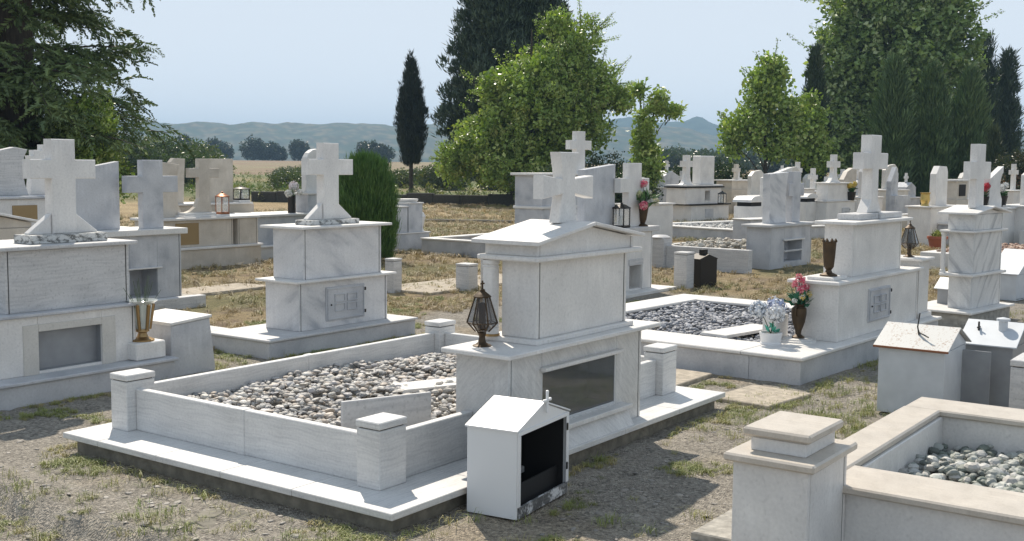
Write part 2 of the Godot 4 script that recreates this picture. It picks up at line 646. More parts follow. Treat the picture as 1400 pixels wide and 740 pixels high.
# ---------------------------------------------------------------- hills
func ridge(called: String, dist: float, deep: float, prof: Callable, cols: Array, sd: int) -> void:
	var nz := noise(sd, 1.0, 5)
	var nc := noise(sd + 3, 1.0, 4)
	var ahead := Vector3(0.8127, 0, -0.5827)
	var right := Vector3(0.5827, 0, 0.8127)
	var na := 260
	var nr := 44
	var v := PackedVector3Array()
	var c := PackedColorArray()
	for j in nr:
		var t := float(j) / (nr - 1)
		var d := dist + deep * t
		for i in na:
			var s := lerpf(-0.62, 0.62, float(i) / (na - 1)) * dist
			var az := rad_to_deg(atan2(s, dist))
			var h: float = prof.call(az)
			var shape := sin(minf(t / 0.72, 1.0) * PI * 0.5) * (1.0 - smoothstep(0.72, 1.0, t) * 0.6)
			var y := 2.0 + h * shape * (1.0 + 0.16 * nz.get_noise_2d(s / dist * 14.0, t * 3.0) * (1.0 - t * t)) + nz.get_noise_2d(s / dist * 60.0, t * 14.0) * h * 0.02
			if j == 0:
				y = -3.0
			v.append(ahead * d + right * s + Vector3(0, y, 0))
			var k := nc.get_noise_2d(s / dist * 40.0, t * 16.0)
			var k2 := nc.get_noise_2d(s / dist * 170.0 + 50.0, t * 60.0)
			c.append((cols[0] as Color).lerp(cols[1], smoothstep(-0.15, 0.3, k)).lerp(cols[2], smoothstep(0.1, 0.3, k2 + k * 0.3) * 0.8))
	var n := PackedVector3Array()
	n.resize(v.size())
	var ix := PackedInt32Array()
	for j in nr:
		for i in na:
			var dx := v[j * na + mini(i + 1, na - 1)] - v[j * na + maxi(i - 1, 0)]
			var dz := v[mini(j + 1, nr - 1) * na + i] - v[maxi(j - 1, 0) * na + i]
			n[j * na + i] = dx.cross(dz).normalized()
			if j < nr - 1 and i < na - 1:
				var p := j * na + i
				ix.append_array(PackedInt32Array([p, p + na, p + 1, p + 1, p + na, p + na + 1]))
	var a := []
	a.resize(Mesh.ARRAY_MAX)
	a[Mesh.ARRAY_VERTEX] = v
	a[Mesh.ARRAY_NORMAL] = n
	a[Mesh.ARRAY_COLOR] = c
	a[Mesh.ARRAY_INDEX] = ix
	var m := ArrayMesh.new()
	m.add_surface_from_arrays(Mesh.PRIMITIVE_TRIANGLES, a)
	var g := mat(called + "_cover", Color.WHITE, 1.0)
	g.vertex_color_use_as_albedo = true
	structure(called, m, g)

func make_hills() -> void:
	var green := Color(0.03, 0.055, 0.03)
	var tan := Color(0.13, 0.115, 0.065)
	var wood := Color(0.012, 0.028, 0.016)
	var w := noise(77, 1.0, 3)
	ridge("hills", 900.0, 360.0, func(az: float) -> float:
		# degrees from the view axis: long flat ridge on one hand, falling off past the big tree and rising again
		var h := 38.5 + w.get_noise_2d(az * 0.35, 0.0) * 1.6
		h -= smoothstep(10.0, 15.0, az) * 17.0
		h += smoothstep(18.0, 26.0, az) * 15.0
		return h, [green, tan, wood], 81)
	ridge("far_hills", 1380.0, 250.0, func(az: float) -> float:
		return 62.0 + w.get_noise_2d(az * 0.3, 30.0) * 16.0 - absf(az - 9.5) * 1.5 * float(absf(az - 9.5) < 12.0) - 18.0 * float(absf(az - 9.5) >= 12.0), [green, green, wood], 85)

# asphalt-like ground: fine grain, pale chips and dark pits
func gravel_picture() -> ImageTexture:
	var sz := 1024
	var a := noise(701, 0.05, 5).get_seamless_image(sz, sz).get_data()
	var cell := noise(702, 0.075, 1, FastNoiseLite.TYPE_CELLULAR, FastNoiseLite.FRACTAL_NONE)
	cell.cellular_return_type = FastNoiseLite.RETURN_CELL_VALUE
	var b := cell.get_seamless_image(sz, sz).get_data()
	var c := noise(704, 0.006, 3).get_seamless_image(sz, sz).get_data()
	var out := PackedByteArray()
	out.resize(sz * sz * 3)
	for i in sz * sz:
		var k := 0.7 + 0.3 * a[i] / 255.0 + 0.16 * (c[i] / 255.0 - 0.5)
		var q := b[i]
		if q > 222:
			k += 0.16
		elif q < 34:
			k -= 0.16
		else:
			k += (q / 255.0 - 0.5) * 0.16
		k = clampf(k, 0.0, 1.0) * 255.0
		out[i * 3] = int(k)
		out[i * 3 + 1] = int(k * 0.985)
		out[i * 3 + 2] = int(k * 0.955)
	return ImageTexture.create_from_image(Image.create_from_data(sz, sz, false, Image.FORMAT_RGB8, out))

# ---------------------------------------------------------------- pieces of tombs
func cross_poly(cx: float, y0: float, y1: float, sw: float, aw: float, a0: float, a1: float) -> Array:
	var s := sw * 0.5
	var w := aw * 0.5
	return [Vector2(cx - s, y0), Vector2(cx + s, y0), Vector2(cx + s, a0), Vector2(cx + w, a0), Vector2(cx + w, a1), Vector2(cx + s, a1), Vector2(cx + s, y1), Vector2(cx - s, y1), Vector2(cx - s, a1), Vector2(cx - w, a1), Vector2(cx - w, a0), Vector2(cx - s, a0)]

func cross_on_foot(t: Node3D, cx: float, y0: float, foot_h: float, y1: float, sw: float, aw: float, a0: float, a1: float, z: float, thick: float, foot_w: float, foot_d: float, m: Material, fm: Material, brace := true) -> Node3D:
	var c := slab(t, "cross", cross_poly(cx, y0 + foot_h, y1, sw, aw, a0, a1), z - thick * 0.5, z + thick * 0.5, m, 0.006)
	block(c, "cross_foot", [cx - foot_w * 0.5, cx + foot_w * 0.5], [y0, y0 + foot_h], [z - foot_d * 0.5, z + foot_d * 0.5], fm, 0.006)
	if brace:
		for s in [-1.0, 1.0]:
			var b = cx + s * sw * 0.5
			slab(c, "brace", [Vector2(b + s * 0.002, y0 + foot_h), Vector2(b + s * (foot_w - sw) * 0.42, y0 + foot_h), Vector2(b + s * (foot_w - sw) * 0.42, y0 + foot_h + 0.012), Vector2(b + s * 0.002, y0 + foot_h + (foot_w - sw) * 0.34)], z - thick * 0.3, z + thick * 0.3, m, 0.004)
	return c

# a tier faced with marble panels on a dark core, so that the joints are real gaps; hole = [x0, x1, y0, y1] in the front
func clad(t: Node3D, called: String, x: Array, y: Array, z: Array, m: Material, hole := [], gap := 0.006) -> void:
	var th := 0.022
	var zf: float = maxf(z[0], z[1])
	var zb: float = minf(z[0], z[1])
	if hole.is_empty():
		block(t, called + "_core", [x[0] + 0.015, x[1] - 0.015], y, [zf - 0.016, zb + 0.015], M.mortar, 0.002)
	else:
		# core as four blocks round the recess
		block(t, called + "_core", [x[0] + 0.015, hole[0] - 0.013], y, [zf - 0.016, zb + 0.015], M.mortar, 0.002)
		block(t, called + "_core", [hole[1] + 0.013, x[1] - 0.015], y, [zf - 0.016, zb + 0.015], M.mortar, 0.002)
	block(t, called + "_side_panel", [x[0], x[0] + th], y, [zf, zb], m)
	block(t, called + "_side_panel", [x[1] - th, x[1]], y, [zf, zb], m)
	block(t, called + "_back_panel", [x[0] + th + gap, x[1] - th - gap], y, [zb + th, zb], m)
	var f := [x[0] + th + gap, x[1] - th - gap]
	for e in [[x[0] + th, f[0]], [f[1], x[1] - th]]:
		block(t, called + "_joint", [e[0], e[1]], [y[0] + 0.001, y[1] - 0.001], [zf - 0.004, zf - 0.014], M.mortar, 0.0)
	if hole.is_empty():
		block(t, called + "_front_panel", f, y, [zf - 0.002, zf - th], m)
	else:
		block(t, called + "_front_panel", [f[0], hole[0]], y, [zf - 0.002, zf - th], m)
		block(t, called + "_front_panel", [hole[1], f[1]], y, [zf - 0.002, zf - th], m)
		block(t, called + "_front_panel", [hole[0], hole[1]], [hole[3], y[1]], [zf - 0.002, zf - th], m, 0.002)
		block(t, called + "_front_panel", [hole[0], hole[1]], [y[0], hole[2]], [zf - 0.002, zf - th], m, 0.002)

# recess behind a hole: back wall, floor, ceiling
func niche(t: Node3D, hole: Array, zf: float, depth: float, m: Material) -> Node3D:
	var b := block(t, "niche_back", [hole[0] - 0.01, hole[1] + 0.01], [hole[2] - 0.01, hole[3] + 0.01], [zf - depth, zf - depth - 0.02], m, 0.002)
	block(b, "niche_floor", [hole[0], hole[1]], [hole[2] - 0.012, hole[2] + 0.002], [zf - 0.023, zf - depth], m, 0.001)
	for e in [[hole[0] - 0.012, hole[0] - 0.0005], [hole[1] + 0.0005, hole[1] + 0.012]]:
		block(b, "niche_side", [e[0], e[1]], [hole[2], hole[3]], [zf - 0.023, zf - depth], m, 0.001)
	block(b, "niche_ceiling", [hole[0], hole[1]], [hole[3] - 0.002, hole[3] + 0.012], [zf - 0.023, zf - depth], m, 0.001)
	return b

# small marble door with a moulded grid and two hinges
func niche_door(t: Node3D, x0: float, x1: float, y0: float, y1: float, zf: float, m: Material) -> void:
	var d := block(t, "niche_door", [x0, x1], [y0, y1], [zf - 0.01, zf + 0.012], m, 0.004)
	var w := x1 - x0
	var h := y1 - y0
	for e in [[x0 + 0.012, x1 - 0.012, y0 + 0.012, y0 + 0.022], [x0 + 0.012, x1 - 0.012, y1 - 0.022, y1 - 0.012], [x0 + 0.012, x0 + 0.022, y0 + 0.024, y1 - 0.024], [x1 - 0.022, x1 - 0.012, y0 + 0.024, y1 - 0.024]]:
		block(d, "moulding", [e[0], e[1]], [e[2], e[3]], [zf + 0.012, zf + 0.02], m, 0.003)
	for i in 2:
		for j in 2:
			var cx := x0 + w * (0.34 + 0.32 * i)
			var cy := y0 + h * (0.38 + 0.28 * j)
			var a := w * 0.135
			var b := h * 0.12
			for e in [[cx - a, cx + a, cy - b, cy - b + 0.009], [cx - a, cx + a, cy + b - 0.009, cy + b], [cx - a, cx - a + 0.009, cy - b + 0.01, cy + b - 0.01], [cx + a - 0.009, cx + a, cy - b + 0.01, cy + b - 0.01]]:
				block(d, "moulding", [e[0], e[1]], [e[2], e[3]], [zf + 0.012, zf + 0.021], m, 0.003)
	for yy in [y0 + h * 0.12, y1 - h * 0.2]:
		block(d, "hinge", [x1 - 0.012, x1 + 0.006], [yy, yy + h * 0.1], [zf + 0.012, zf + 0.026], M.dark_metal, 0.003)
	turned(d, "knob", [[0.0, 0.0], [0.007, 0.0], [0.009, 0.006], [0.006, 0.014], [0.0, 0.015]], M.dark_metal, Vector3(x0 + w * 0.12, y0 + h * 0.45, zf + 0.014), 8)

# a pitched roof of two slabs over a gable: ridge along z
func pitched(t: Node3D, x0: float, x1: float, ye: float, ya: float, zf: float, zb: float, th: float, m: Material, ch := 0.004) -> void:
	var xm := (x0 + x1) * 0.5
	slab(t, "roof_slab", [Vector2(x0, ye), Vector2(xm - 0.0012, ya), Vector2(xm - 0.0012, ya + th), Vector2(x0, ye + th)], zb, zf, m, ch)
	slab(t, "roof_slab", [Vector2(xm + 0.0012, ya), Vector2(x1, ye), Vector2(x1, ye + th), Vector2(xm + 0.0012, ya + th)], zb, zf, m, ch)

func post(t: Node3D, x0: float, x1: float, z0: float, z1: float, y0: float, y1: float, cap: float, m: Material) -> void:
	var p := block(t, "post", [x0 + 0.004, x1 - 0.004], [y0, y1 - cap - 0.006], [z0 - 0.004, z1 + 0.004], m)
	block(p, "post_core", [x0 + 0.014, x1 - 0.014], [y1 - cap - 0.008, y1 - cap + 0.002], [z0 - 0.014, z1 + 0.014], M.mortar, 0.001)
	block(p, "post_cap", [x0, x1], [y1 - cap, y1], [z0, z1], m, 0.005)

# ---------------------------------------------------------------- the named tombs
func make_graves() -> void:
	hero_tomb()
	foreground_grave()
	left_tomb()
	door_tomb()
	slate_gravel_tomb()
	pillar_tomb()
	second_row_left()
	beige_tombs()
	middle_tombs()

func hero_tomb() -> void:
	var t := thing("tomb", "white marble tomb with gabled roof, flared cross and a low walled bed of river stones", "tomb", Vector3(3.55, 0, -3.17))
	var W: Material = M.marble_streak
	block(t, "concrete_footing", [0.05, 3.29], [-0.12, 0.068], [-0.05, -2.39], M.concrete_dark, 0.012)
	# paved ledge: slabs round the plot
	for i in 5:
		var a := 3.34 * i / 5.0
		var b := 3.34 * (i + 1) / 5.0
		block(t, "ledge_slab", [a + 0.001, b - 0.001], [0.068, 0.1], [0.0, -0.62], M.marble_streak, 0.003)
		block(t, "ledge_slab", [a + 0.001, b - 0.001], [0.068, 0.1], [-2.12, -2.44], M.marble_streak, 0.003)
	for i in 3:
		var a := -0.622 - 1.496 * i / 3.0
		var b := -0.622 - 1.496 * (i + 1) / 3.0
		block(t, "ledge_slab", [0.0, 0.5], [0.068, 0.1], [a, b + 0.002], M.marble_streak, 0.003)
		block(t, "ledge_slab", [2.84, 3.34], [0.068, 0.1], [a, b + 0.002], M.marble_streak, 0.003)
	# corner posts
	for x in [0.22, 2.96]:
		for z in [-0.27, -2.16]:
			post(t, x, x + 0.195, z, z - 0.155, 0.1, 0.418, 0.034, W)
	# low walls, two panels a side with a cover strip at the joint
	var wy := [0.1, 0.335]
	for w in [[0.282, 0.33], [3.02, 3.068]]:
		block(t, "wall_panel", w, wy, [-0.423, -1.29], W)
		block(t, "wall_panel", w, wy, [-1.292, -2.162], W)
		block(t, "cover_strip", [w[0] - 0.006, w[1] + 0.006], [0.1, 0.338], [-1.262, -1.322], W, 0.003)
	for z in [-2.215]:
		block(t, "wall_panel", [0.413, 1.69], wy, [z, z - 0.048], W)
		block(t, "wall_panel", [1.692, 2.962], wy, [z, z - 0.048], W)
		block(t, "cover_strip", [1.66, 1.722], [0.1, 0.338], [z + 0.006, z - 0.054], W, 0.003)
	block(t, "wall_panel", [0.413, 0.99], wy, [-0.325, -0.372], W)
	block(t, "wall_panel", [2.35, 2.962], wy, [-0.325, -0.372], W)
	# lower tier with a glazed niche
	var hole := [1.29, 2.06, 0.23, 0.525]
	clad(t, "base", [0.99, 2.35], [0.1, 0.64], [-0.1, -0.44], M.marble_diagonal, hole)
	niche(t, hole, -0.1, 0.2, M.marble_diagonal)
	block(t, "niche_lintel", [1.27, 2.08], [0.528, 0.548], [-0.062, -0.1], M.marble_plain, 0.003)
	var sill := G.new()
	sill.box(1.27, 2.14, 0.196, 0.222, -0.03, -0.1, 0.003)
	part(t, "niche_sill", sill, M.marble_plain)
	var ramp := [Vector2(0.0, 0.1), Vector2(0.085, 0.1), Vector2(0.03, 0.194), Vector2(0.0, 0.194)]
	var g := G.new()
	for i in 1:
		var a := PackedVector2Array(ramp)
		g.prism(a, 0.0, 0.84, 0.002)
	var rp := part(t, "niche_skirt", g, M.marble_diagonal)
	rp.rotation.y = -PI / 2
	rp.position = Vector3(2.13, 0, -0.1)
	var fr := block(t, "niche_frame", [1.29, 2.06], [0.513, 0.525], [-0.104, -0.118], M.steel_bar, 0.002)
	block(fr, "frame_bar", [2.048, 2.06], [0.23, 0.512], [-0.104, -0.118], M.steel_bar, 0.002)
	block(fr, "frame_bar", [1.29, 1.302], [0.23, 0.512], [-0.104, -0.118], M.steel_bar, 0.002)
	block(fr, "frame_bar", [1.303, 2.047], [0.23, 0.24], [-0.104, -0.118], M.steel_bar, 0.002)
	block(fr, "pane", [1.303, 2.047], [0.241, 0.512], [-0.109, -0.113], M.glass_dark, 0.0)
	block(t, "shelf", [0.9, 2.47], [0.64, 0.665], [-0.03, -0.47], M.marble_plain, 0.005)
	# upper tier
	block(t, "upper_plinth", [1.24, 2.25], [0.665, 0.692], [-0.1, -0.46], M.marble_plain)
	clad(t, "upper", [1.28, 2.21], [0.692, 1.1], [-0.13, -0.36], M.marble_plain, [], 0.008)
	for x in [1.25, 2.24]:
		var c := turned(t, "column", [[0.046, 0.705], [0.046, 0.735], [0.041, 0.738], [0.041, 0.742], [0.046, 0.745], [0.044, 0.76], [0.043, 1.06], [0.045, 1.065], [0.039, 1.07], [0.039, 1.076], [0.046, 1.08], [0.046, 1.1]], M.marble_plain, Vector3(x, 0, -0.41), 24)
		turned(c, "column_ring", [[0.0, 0.692], [0.05, 0.692], [0.05, 0.704], [0.046, 0.705]], M.brass, Vector3(x, 0, -0.41), 24)
	block(t, "cornice", [1.2, 2.29], [1.103, 1.13], [-0.07, -0.47], M.marble_plain, 0.006)
	block(t, "frieze", [1.25, 1.27], [1.13, 1.192], [-0.11, -0.45], M.marble_plain, 0.002)
	block(t, "frieze", [2.22, 2.24], [1.13, 1.192], [-0.11, -0.45], M.marble_plain, 0.002)
	slab(t, "gable", [Vector2(1.278, 1.13), Vector2(2.214, 1.13), Vector2(2.214, 1.195), Vector2(1.745, 1.272), Vector2(1.278, 1.195)], -0.43, -0.113, M.marble_plain, 0.002)
	pitched(t, 1.19, 2.3, 1.19, 1.276, -0.06, -0.5, 0.02, M.white_marble_roof if M.has("white_marble_roof") else M.marble_plain, 0.003)
	var cx := 1.73
	slab(t, "cross", [Vector2(cx - 0.1, 1.286), Vector2(cx + 0.1, 1.286), Vector2(cx + 0.062, 1.445), Vector2(cx + 0.255, 1.415), Vector2(cx + 0.255, 1.546), Vector2(cx + 0.062, 1.53), Vector2(cx + 0.098, 1.676), Vector2(cx - 0.098, 1.676), Vector2(cx - 0.062, 1.53), Vector2(cx - 0.255, 1.55), Vector2(cx - 0.255, 1.42), Vector2(cx - 0.062, 1.445)], -0.3, -0.23, M.marble_plain, 0.005)
	# loose marble pieces among the stones
	var p := thing("marble_slab", "small grey marble slab leaning upright behind the corner post of the stone bed", "slab", Vector3(4.22, 0.2, -3.8), 22.0)
	block(p, "slab_body", [-0.25, 0.25], [0.0, 0.225], [0.012, -0.012], M.marble_old, 0.003)
	var q := thing("marble_slab", "broken white marble slab lying flat on the river stones", "slab", Vector3(5.28, 0.238, -4.36), 30.0)
	slab(q, "slab_body", [Vector2(-0.25, 0.0), Vector2(0.26, 0.012), Vector2(0.27, 0.036), Vector2(-0.24, 0.024)], -0.1, 0.12, M.marble_plain, 0.003)

func foreground_grave() -> void:
	var t := thing("grave", "low grave border of grey marble with cream coping and a capped corner pillar", "grave", Vector3(3.9, 0, -1.44))
	var B: Material = M.marble_plain
	# local x = X - 3.9, z = Z + 1.44 ; border X 4.3..6.31, Z -1.74..0.6
	block(t, "border_wall", [0.45, 0.72], [-0.1, 0.315], [-0.1, 2.2], B)
	block(t, "border_wall", [2.13, 2.38], [-0.1, 0.315], [-0.265, 2.2], B)
	block(t, "border_wall", [0.73, 2.125], [-0.1, 0.315], [-0.1, -0.265], B)
	block(t, "coping", [0.41, 0.755], [0.317, 0.35], [-0.108, 2.2], M.marble_cream, 0.013)
	block(t, "coping", [2.1, 2.41], [0.317, 0.35], [-0.298, 2.2], M.marble_cream, 0.013)
	block(t, "coping", [0.41, 2.098], [0.317, 0.352], [-0.11, -0.3], M.marble_cream, 0.013)
	clad(t, "pillar", [0.03, 0.445], [-0.1, 0.485], [-0.03, -0.33], M.marble_plain, [], 0.007)
	block(t, "pillar_cap", [0.0, 0.478], [0.487, 0.52], [0.0, -0.36], M.marble_cream, 0.014)
	block(t, "pillar_neck", [0.1, 0.41], [0.52, 0.572], [-0.07, -0.29], M.marble_plain, 0.003)
	block(t, "pillar_top", [0.075, 0.435], [0.578, 0.612], [-0.045, -0.315], M.marble_cream, 0.014)
	block(t, "pillar_joint", [0.12, 0.39], [0.572, 0.578], [-0.09, -0.27], M.mortar, 0.001)
	block(t, "border_floor", [0.72, 2.13], [-0.1, 0.1], [-0.1, 2.2], M.concrete_dark, 0.002)

func left_tomb() -> void:
	var t := thing("tomb", "two tier weathered marble tomb with dark niche and tall cross on a blackened foot", "tomb", Vector3(3.9, 0, -6.84))
	var W: Material = M.marble_old
	block(t, "footing", [-0.45, 1.36], [-0.1, 0.135], [0.0, -1.0], M.marble_grey)
	block(t, "ledge", [-0.47, 1.38], [0.137, 0.16], [0.025, -1.0], M.marble_grey, 0.005)
	var hole := [0.37, 0.86, 0.18, 0.45]
	clad(t, "lower", [-0.05, 1.145], [0.16, 0.556], [-0.16, -0.9], M.marble_plain, hole)
	niche(t, hole, -0.16, 0.07, M.grey_sheet_dark)
	for e in [[0.26, 0.37, 0.16, 0.5], [0.86, 0.97, 0.16, 0.5], [0.371, 0.859, 0.45, 0.5]]:
		block(t, "niche_surround", [e[0], e[1]], [e[2], e[3]], [-0.155, -0.163], M.marble_warm, 0.002)
	block(t, "shelf", [-0.09, 1.16], [0.558, 0.58], [-0.13, -0.93], M.marble_grey, 0.004)
	clad(t, "upper", [0.18, 1.14], [0.58, 1.0], [-0.22, -0.85], W)
	block(t, "top_slab", [0.12, 1.185], [1.003, 1.03], [-0.17, -0.9], M.marble_old, 0.005)
	cross_on_foot(t, 0.725, 1.03, 0.062, 1.755, 0.185, 0.51, 1.478, 1.613, -0.41, 0.1, 0.6, 0.22, M.marble_plain, M.marble_stained)
	# grey block standing beside it
	var b := thing("marble_block", "low sloped grey marble block beside the weathered left tomb", "block", Vector3(5.3, 0, -6.93))
	slab(b, "block_body", [Vector2(0, -0.05), Vector2(0.42, -0.05), Vector2(0.36, 0.405), Vector2(0, 0.38)], -0.55, 0, M.marble_grey, 0.004)
	var rp := slab(b, "block_top", [Vector2(-0.012, 0.383), Vector2(0.375, 0.41), Vector2(0.375, 0.432), Vector2(-0.012, 0.405)], -0.56, 0.012, M.marble_plain, 0.004)
	rp.set_meta("label", "pale top slab")

func door_tomb() -> void:
	var t := thing("tomb", "two tier veined marble tomb with small panelled door and plain cross beside a clipped conifer", "tomb", Vector3(6.28, 0, -6.95))
	var W: Material = M.marble_veined
	block(t, "footing", [0.0, 1.84], [-0.1, 0.128], [0.0, -0.75], M.marble_grey)
	block(t, "footing", [0.0, 0.24], [-0.1, 0.128], [-0.752, -2.1], M.marble_grey)
	block(t, "ledge", [-0.02, 1.86], [0.13, 0.152], [0.02, -0.77], M.marble_old, 0.005)
	block(t, "ledge", [-0.02, 0.26], [0.13, 0.152], [-0.772, -2.12], M.marble_old, 0.005)
	block(t, "border_kerb", [-0.02, 0.12], [-0.05, 0.15], [-2.122, -3.3], M.marble_old, 0.005)
	block(t, "border_kerb", [0.122, 1.95], [-0.05, 0.12], [-3.18, -3.3], M.marble_old, 0.005)
	clad(t, "lower", [0.48, 1.61], [0.152, 0.568], [-0.15, -0.57], W)
	niche_door(t, 0.8, 1.29, 0.21, 0.51, -0.15, M.marble_grey)
	block(t, "shelf", [0.42, 1.69], [0.57, 0.592], [-0.1, -0.64], M.marble_plain, 0.005)
	clad(t, "upper", [0.565, 1.56], [0.592, 1.03], [-0.18, -0.56], W)
	block(t, "top_slab", [0.49, 1.65], [1.033, 1.057], [-0.12, -0.65], M.marble_plain, 0.005)
	cross_on_foot(t, 1.025, 1.057, 0.045, 1.785, 0.19, 0.56, 1.5, 1.642, -0.34, 0.1, 0.62, 0.2, M.marble_plain, M.marble_stained)

func slate_gravel_tomb() -> void:
	var t := thing("tomb", "two tier white marble tomb with cross, grated door and a bed of blue grey gravel", "tomb", Vector3(7.961, 0, -3.069), 3.0)
	var W: Material = M.marble_plain
	# border of the plot
	block(t, "border_wall", [0.0, 3.08], [-0.1, 0.172], [0.0, -0.42], M.marble_grey, 0.004)
	block(t, "border_wall", [0.0, 0.42], [-0.1, 0.172], [-0.422, -2.75], M.marble_grey, 0.004)
	block(t, "border_wall", [0.422, 3.06], [-0.1, 0.172], [-2.45, -2.75], M.marble_grey, 0.004)
	block(t, "border_wall", [2.76, 3.06], [-0.1, 0.172], [-0.422, -2.448], M.marble_grey, 0.004)
	block(t, "coping", [-0.025, 3.11], [0.174, 0.204], [0.025, -0.48], W, 0.007)
	block(t, "coping", [-0.025, 0.46], [0.174, 0.204], [-0.482, -2.78], W, 0.007)
	block(t, "coping", [0.462, 3.085], [0.174, 0.204], [-2.42, -2.78], W, 0.007)
	block(t, "coping", [2.72, 3.085], [0.174, 0.204], [-0.482, -2.418], W, 0.007)
	block(t, "bed_floor", [0.42, 2.76], [-0.05, 0.08], [-0.42, -2.45], M.concrete_dark, 0.002)
	# tiers
	clad(t, "lower", [0.86, 2.7], [0.204, 0.665], [-0.08, -0.45], W)
	niche_door(t, 1.49, 1.975, 0.3, 0.585, -0.08, M.marble_grey)
	block(t, "shelf", [0.8, 2.78], [0.667, 0.695], [-0.05, -0.5], W, 0.005)
	clad(t, "upper", [1.31, 2.45], [0.695, 1.13], [-0.16, -0.41], W)
	block(t, "top_slab", [1.23, 2.57], [1.132, 1.16], [-0.1, -0.47], M.marble_plain, 0.005)
	var cx := 2.0
	var c := slab(t, "cross", [Vector2(cx - 0.17, 1.215), Vector2(cx + 0.17, 1.215), Vector2(cx + 0.075, 1.33), Vector2(cx + 0.07, 1.595), Vector2(cx + 0.285, 1.595), Vector2(cx + 0.285, 1.74), Vector2(cx + 0.115, 1.74), Vector2(cx + 0.115, 1.895), Vector2(cx - 0.115, 1.895), Vector2(cx - 0.115, 1.74), Vector2(cx - 0.285, 1.74), Vector2(cx - 0.285, 1.595), Vector2(cx - 0.07, 1.595), Vector2(cx - 0.075, 1.33)], -0.35, -0.25, M.marble_plain, 0.006)
	block(c, "cross_foot", [cx - 0.46, cx - 0.03], [1.16, 1.214], [-0.2, -0.4], M.marble_old, 0.006)
	block(c, "cross_foot", [cx - 0.028, cx + 0.5], [1.16, 1.212], [-0.18, -0.4], M.marble_old, 0.006)
	# lamp pillar on the far end
	block(t, "lamp_pillar", [2.79, 3.06], [0.204, 0.74], [-0.1, -0.4], W)
	block(t, "lamp_pillar_foot", [2.78, 3.09], [0.204, 0.25], [-0.07, -0.098], W, 0.004)
	block(t, "lamp_pillar_cap", [2.74, 3.1], [0.742, 0.77], [-0.06, -0.44], W, 0.006)
	# flower stand plates
	block(t, "vase_plate", [0.87, 1.14], [0.695, 0.722], [-0.13, -0.36], W, 0.004)
	turned(t, "vase_plate", [[0.0, 0.204], [0.15, 0.204], [0.15, 0.216], [0.12, 0.218], [0.12, 0.228], [0.0, 0.228]], W, Vector3(0.73, 0, -0.36), 24)
	block(t, "vase_plate", [0.62, 0.85], [0.2045, 0.4], [-0.5, -0.62], W, 0.004)
	# fallen plaque on the gravel
	var p := thing("marble_slab", "white marble plaque lying on the blue grey gravel", "slab", Vector3(8.9, 0.19, -4.0), 10.0)
	block(p, "slab_body", [-0.35, 0.42], [0.0, 0.028], [-0.13, 0.13], M.marble_plain, 0.004)

func pillar_tomb() -> void:
	var t := thing("tomb", "tall narrow marble tomb in stacked tiers with small gabled roof and block cross", "tomb", Vector3(11.955, 0, -2.848), 8.0)
	var W: Material = M.marble_bold
	block(t, "footing", [0.03, 1.17], [-0.1, 0.12], [-0.02, -0.7], M.concrete)
	block(t, "ledge", [0.0, 1.2], [0.122, 0.15], [0.02, -0.72], M.marble_plain, 0.008)
	clad(t, "lower", [0.27, 1.08], [0.15, 0.488], [-0.1, -0.34], W)
	block(t, "band", [0.2, 1.12], [0.49, 0.52], [-0.06, -0.42], M.marble_plain, 0.006)
	clad(t, "middle", [0.29, 1.06], [0.52, 0.945], [-0.1, -0.36], W)
	for x in [0.25, 1.08]:
		turned(t, "column", [[0.03, 0.52], [0.03, 0.545], [0.024, 0.55], [0.024, 0.915], [0.03, 0.92], [0.03, 0.945]], M.marble_plain, Vector3(x, 0, -0.4), 14)
	block(t, "band", [0.2, 1.12], [0.947, 0.97], [-0.06, -0.43], M.marble_plain, 0.006)
	clad(t, "upper", [0.29, 1.06], [0.97, 1.135], [-0.1, -0.38], W)
	slab(t, "gable", [Vector2(0.3, 1.137), Vector2(1.05, 1.137), Vector2(0.675, 1.2)], -0.37, -0.11, M.marble_plain, 0.002)
	pitched(t, 0.2, 1.15, 1.137, 1.205, -0.04, -0.46, 0.018, M.marble_plain)
	var cx := 0.57
	slab(t, "cross", [Vector2(cx - 0.11, 1.2), Vector2(cx + 0.11, 1.2), Vector2(cx + 0.1, 1.5), Vector2(cx + 0.27, 1.5), Vector2(cx + 0.27, 1.684), Vector2(cx + 0.11, 1.684), Vector2(cx + 0.11, 1.868), Vector2(cx - 0.11, 1.868), Vector2(cx - 0.11, 1.684), Vector2(cx - 0.27, 1.684), Vector2(cx - 0.27, 1.5), Vector2(cx - 0.1, 1.5)], -0.25, -0.17, M.marble_plain, 0.005)

func wing(t: Node3D, called: String, pts: Array, z0: float, z1: float, m: Material) -> void:
	var a := []
	for p in pts:
		a.append(Vector2(p[0], p[1]))
	slab(t, called, a, z0, z1, m, 0.005)

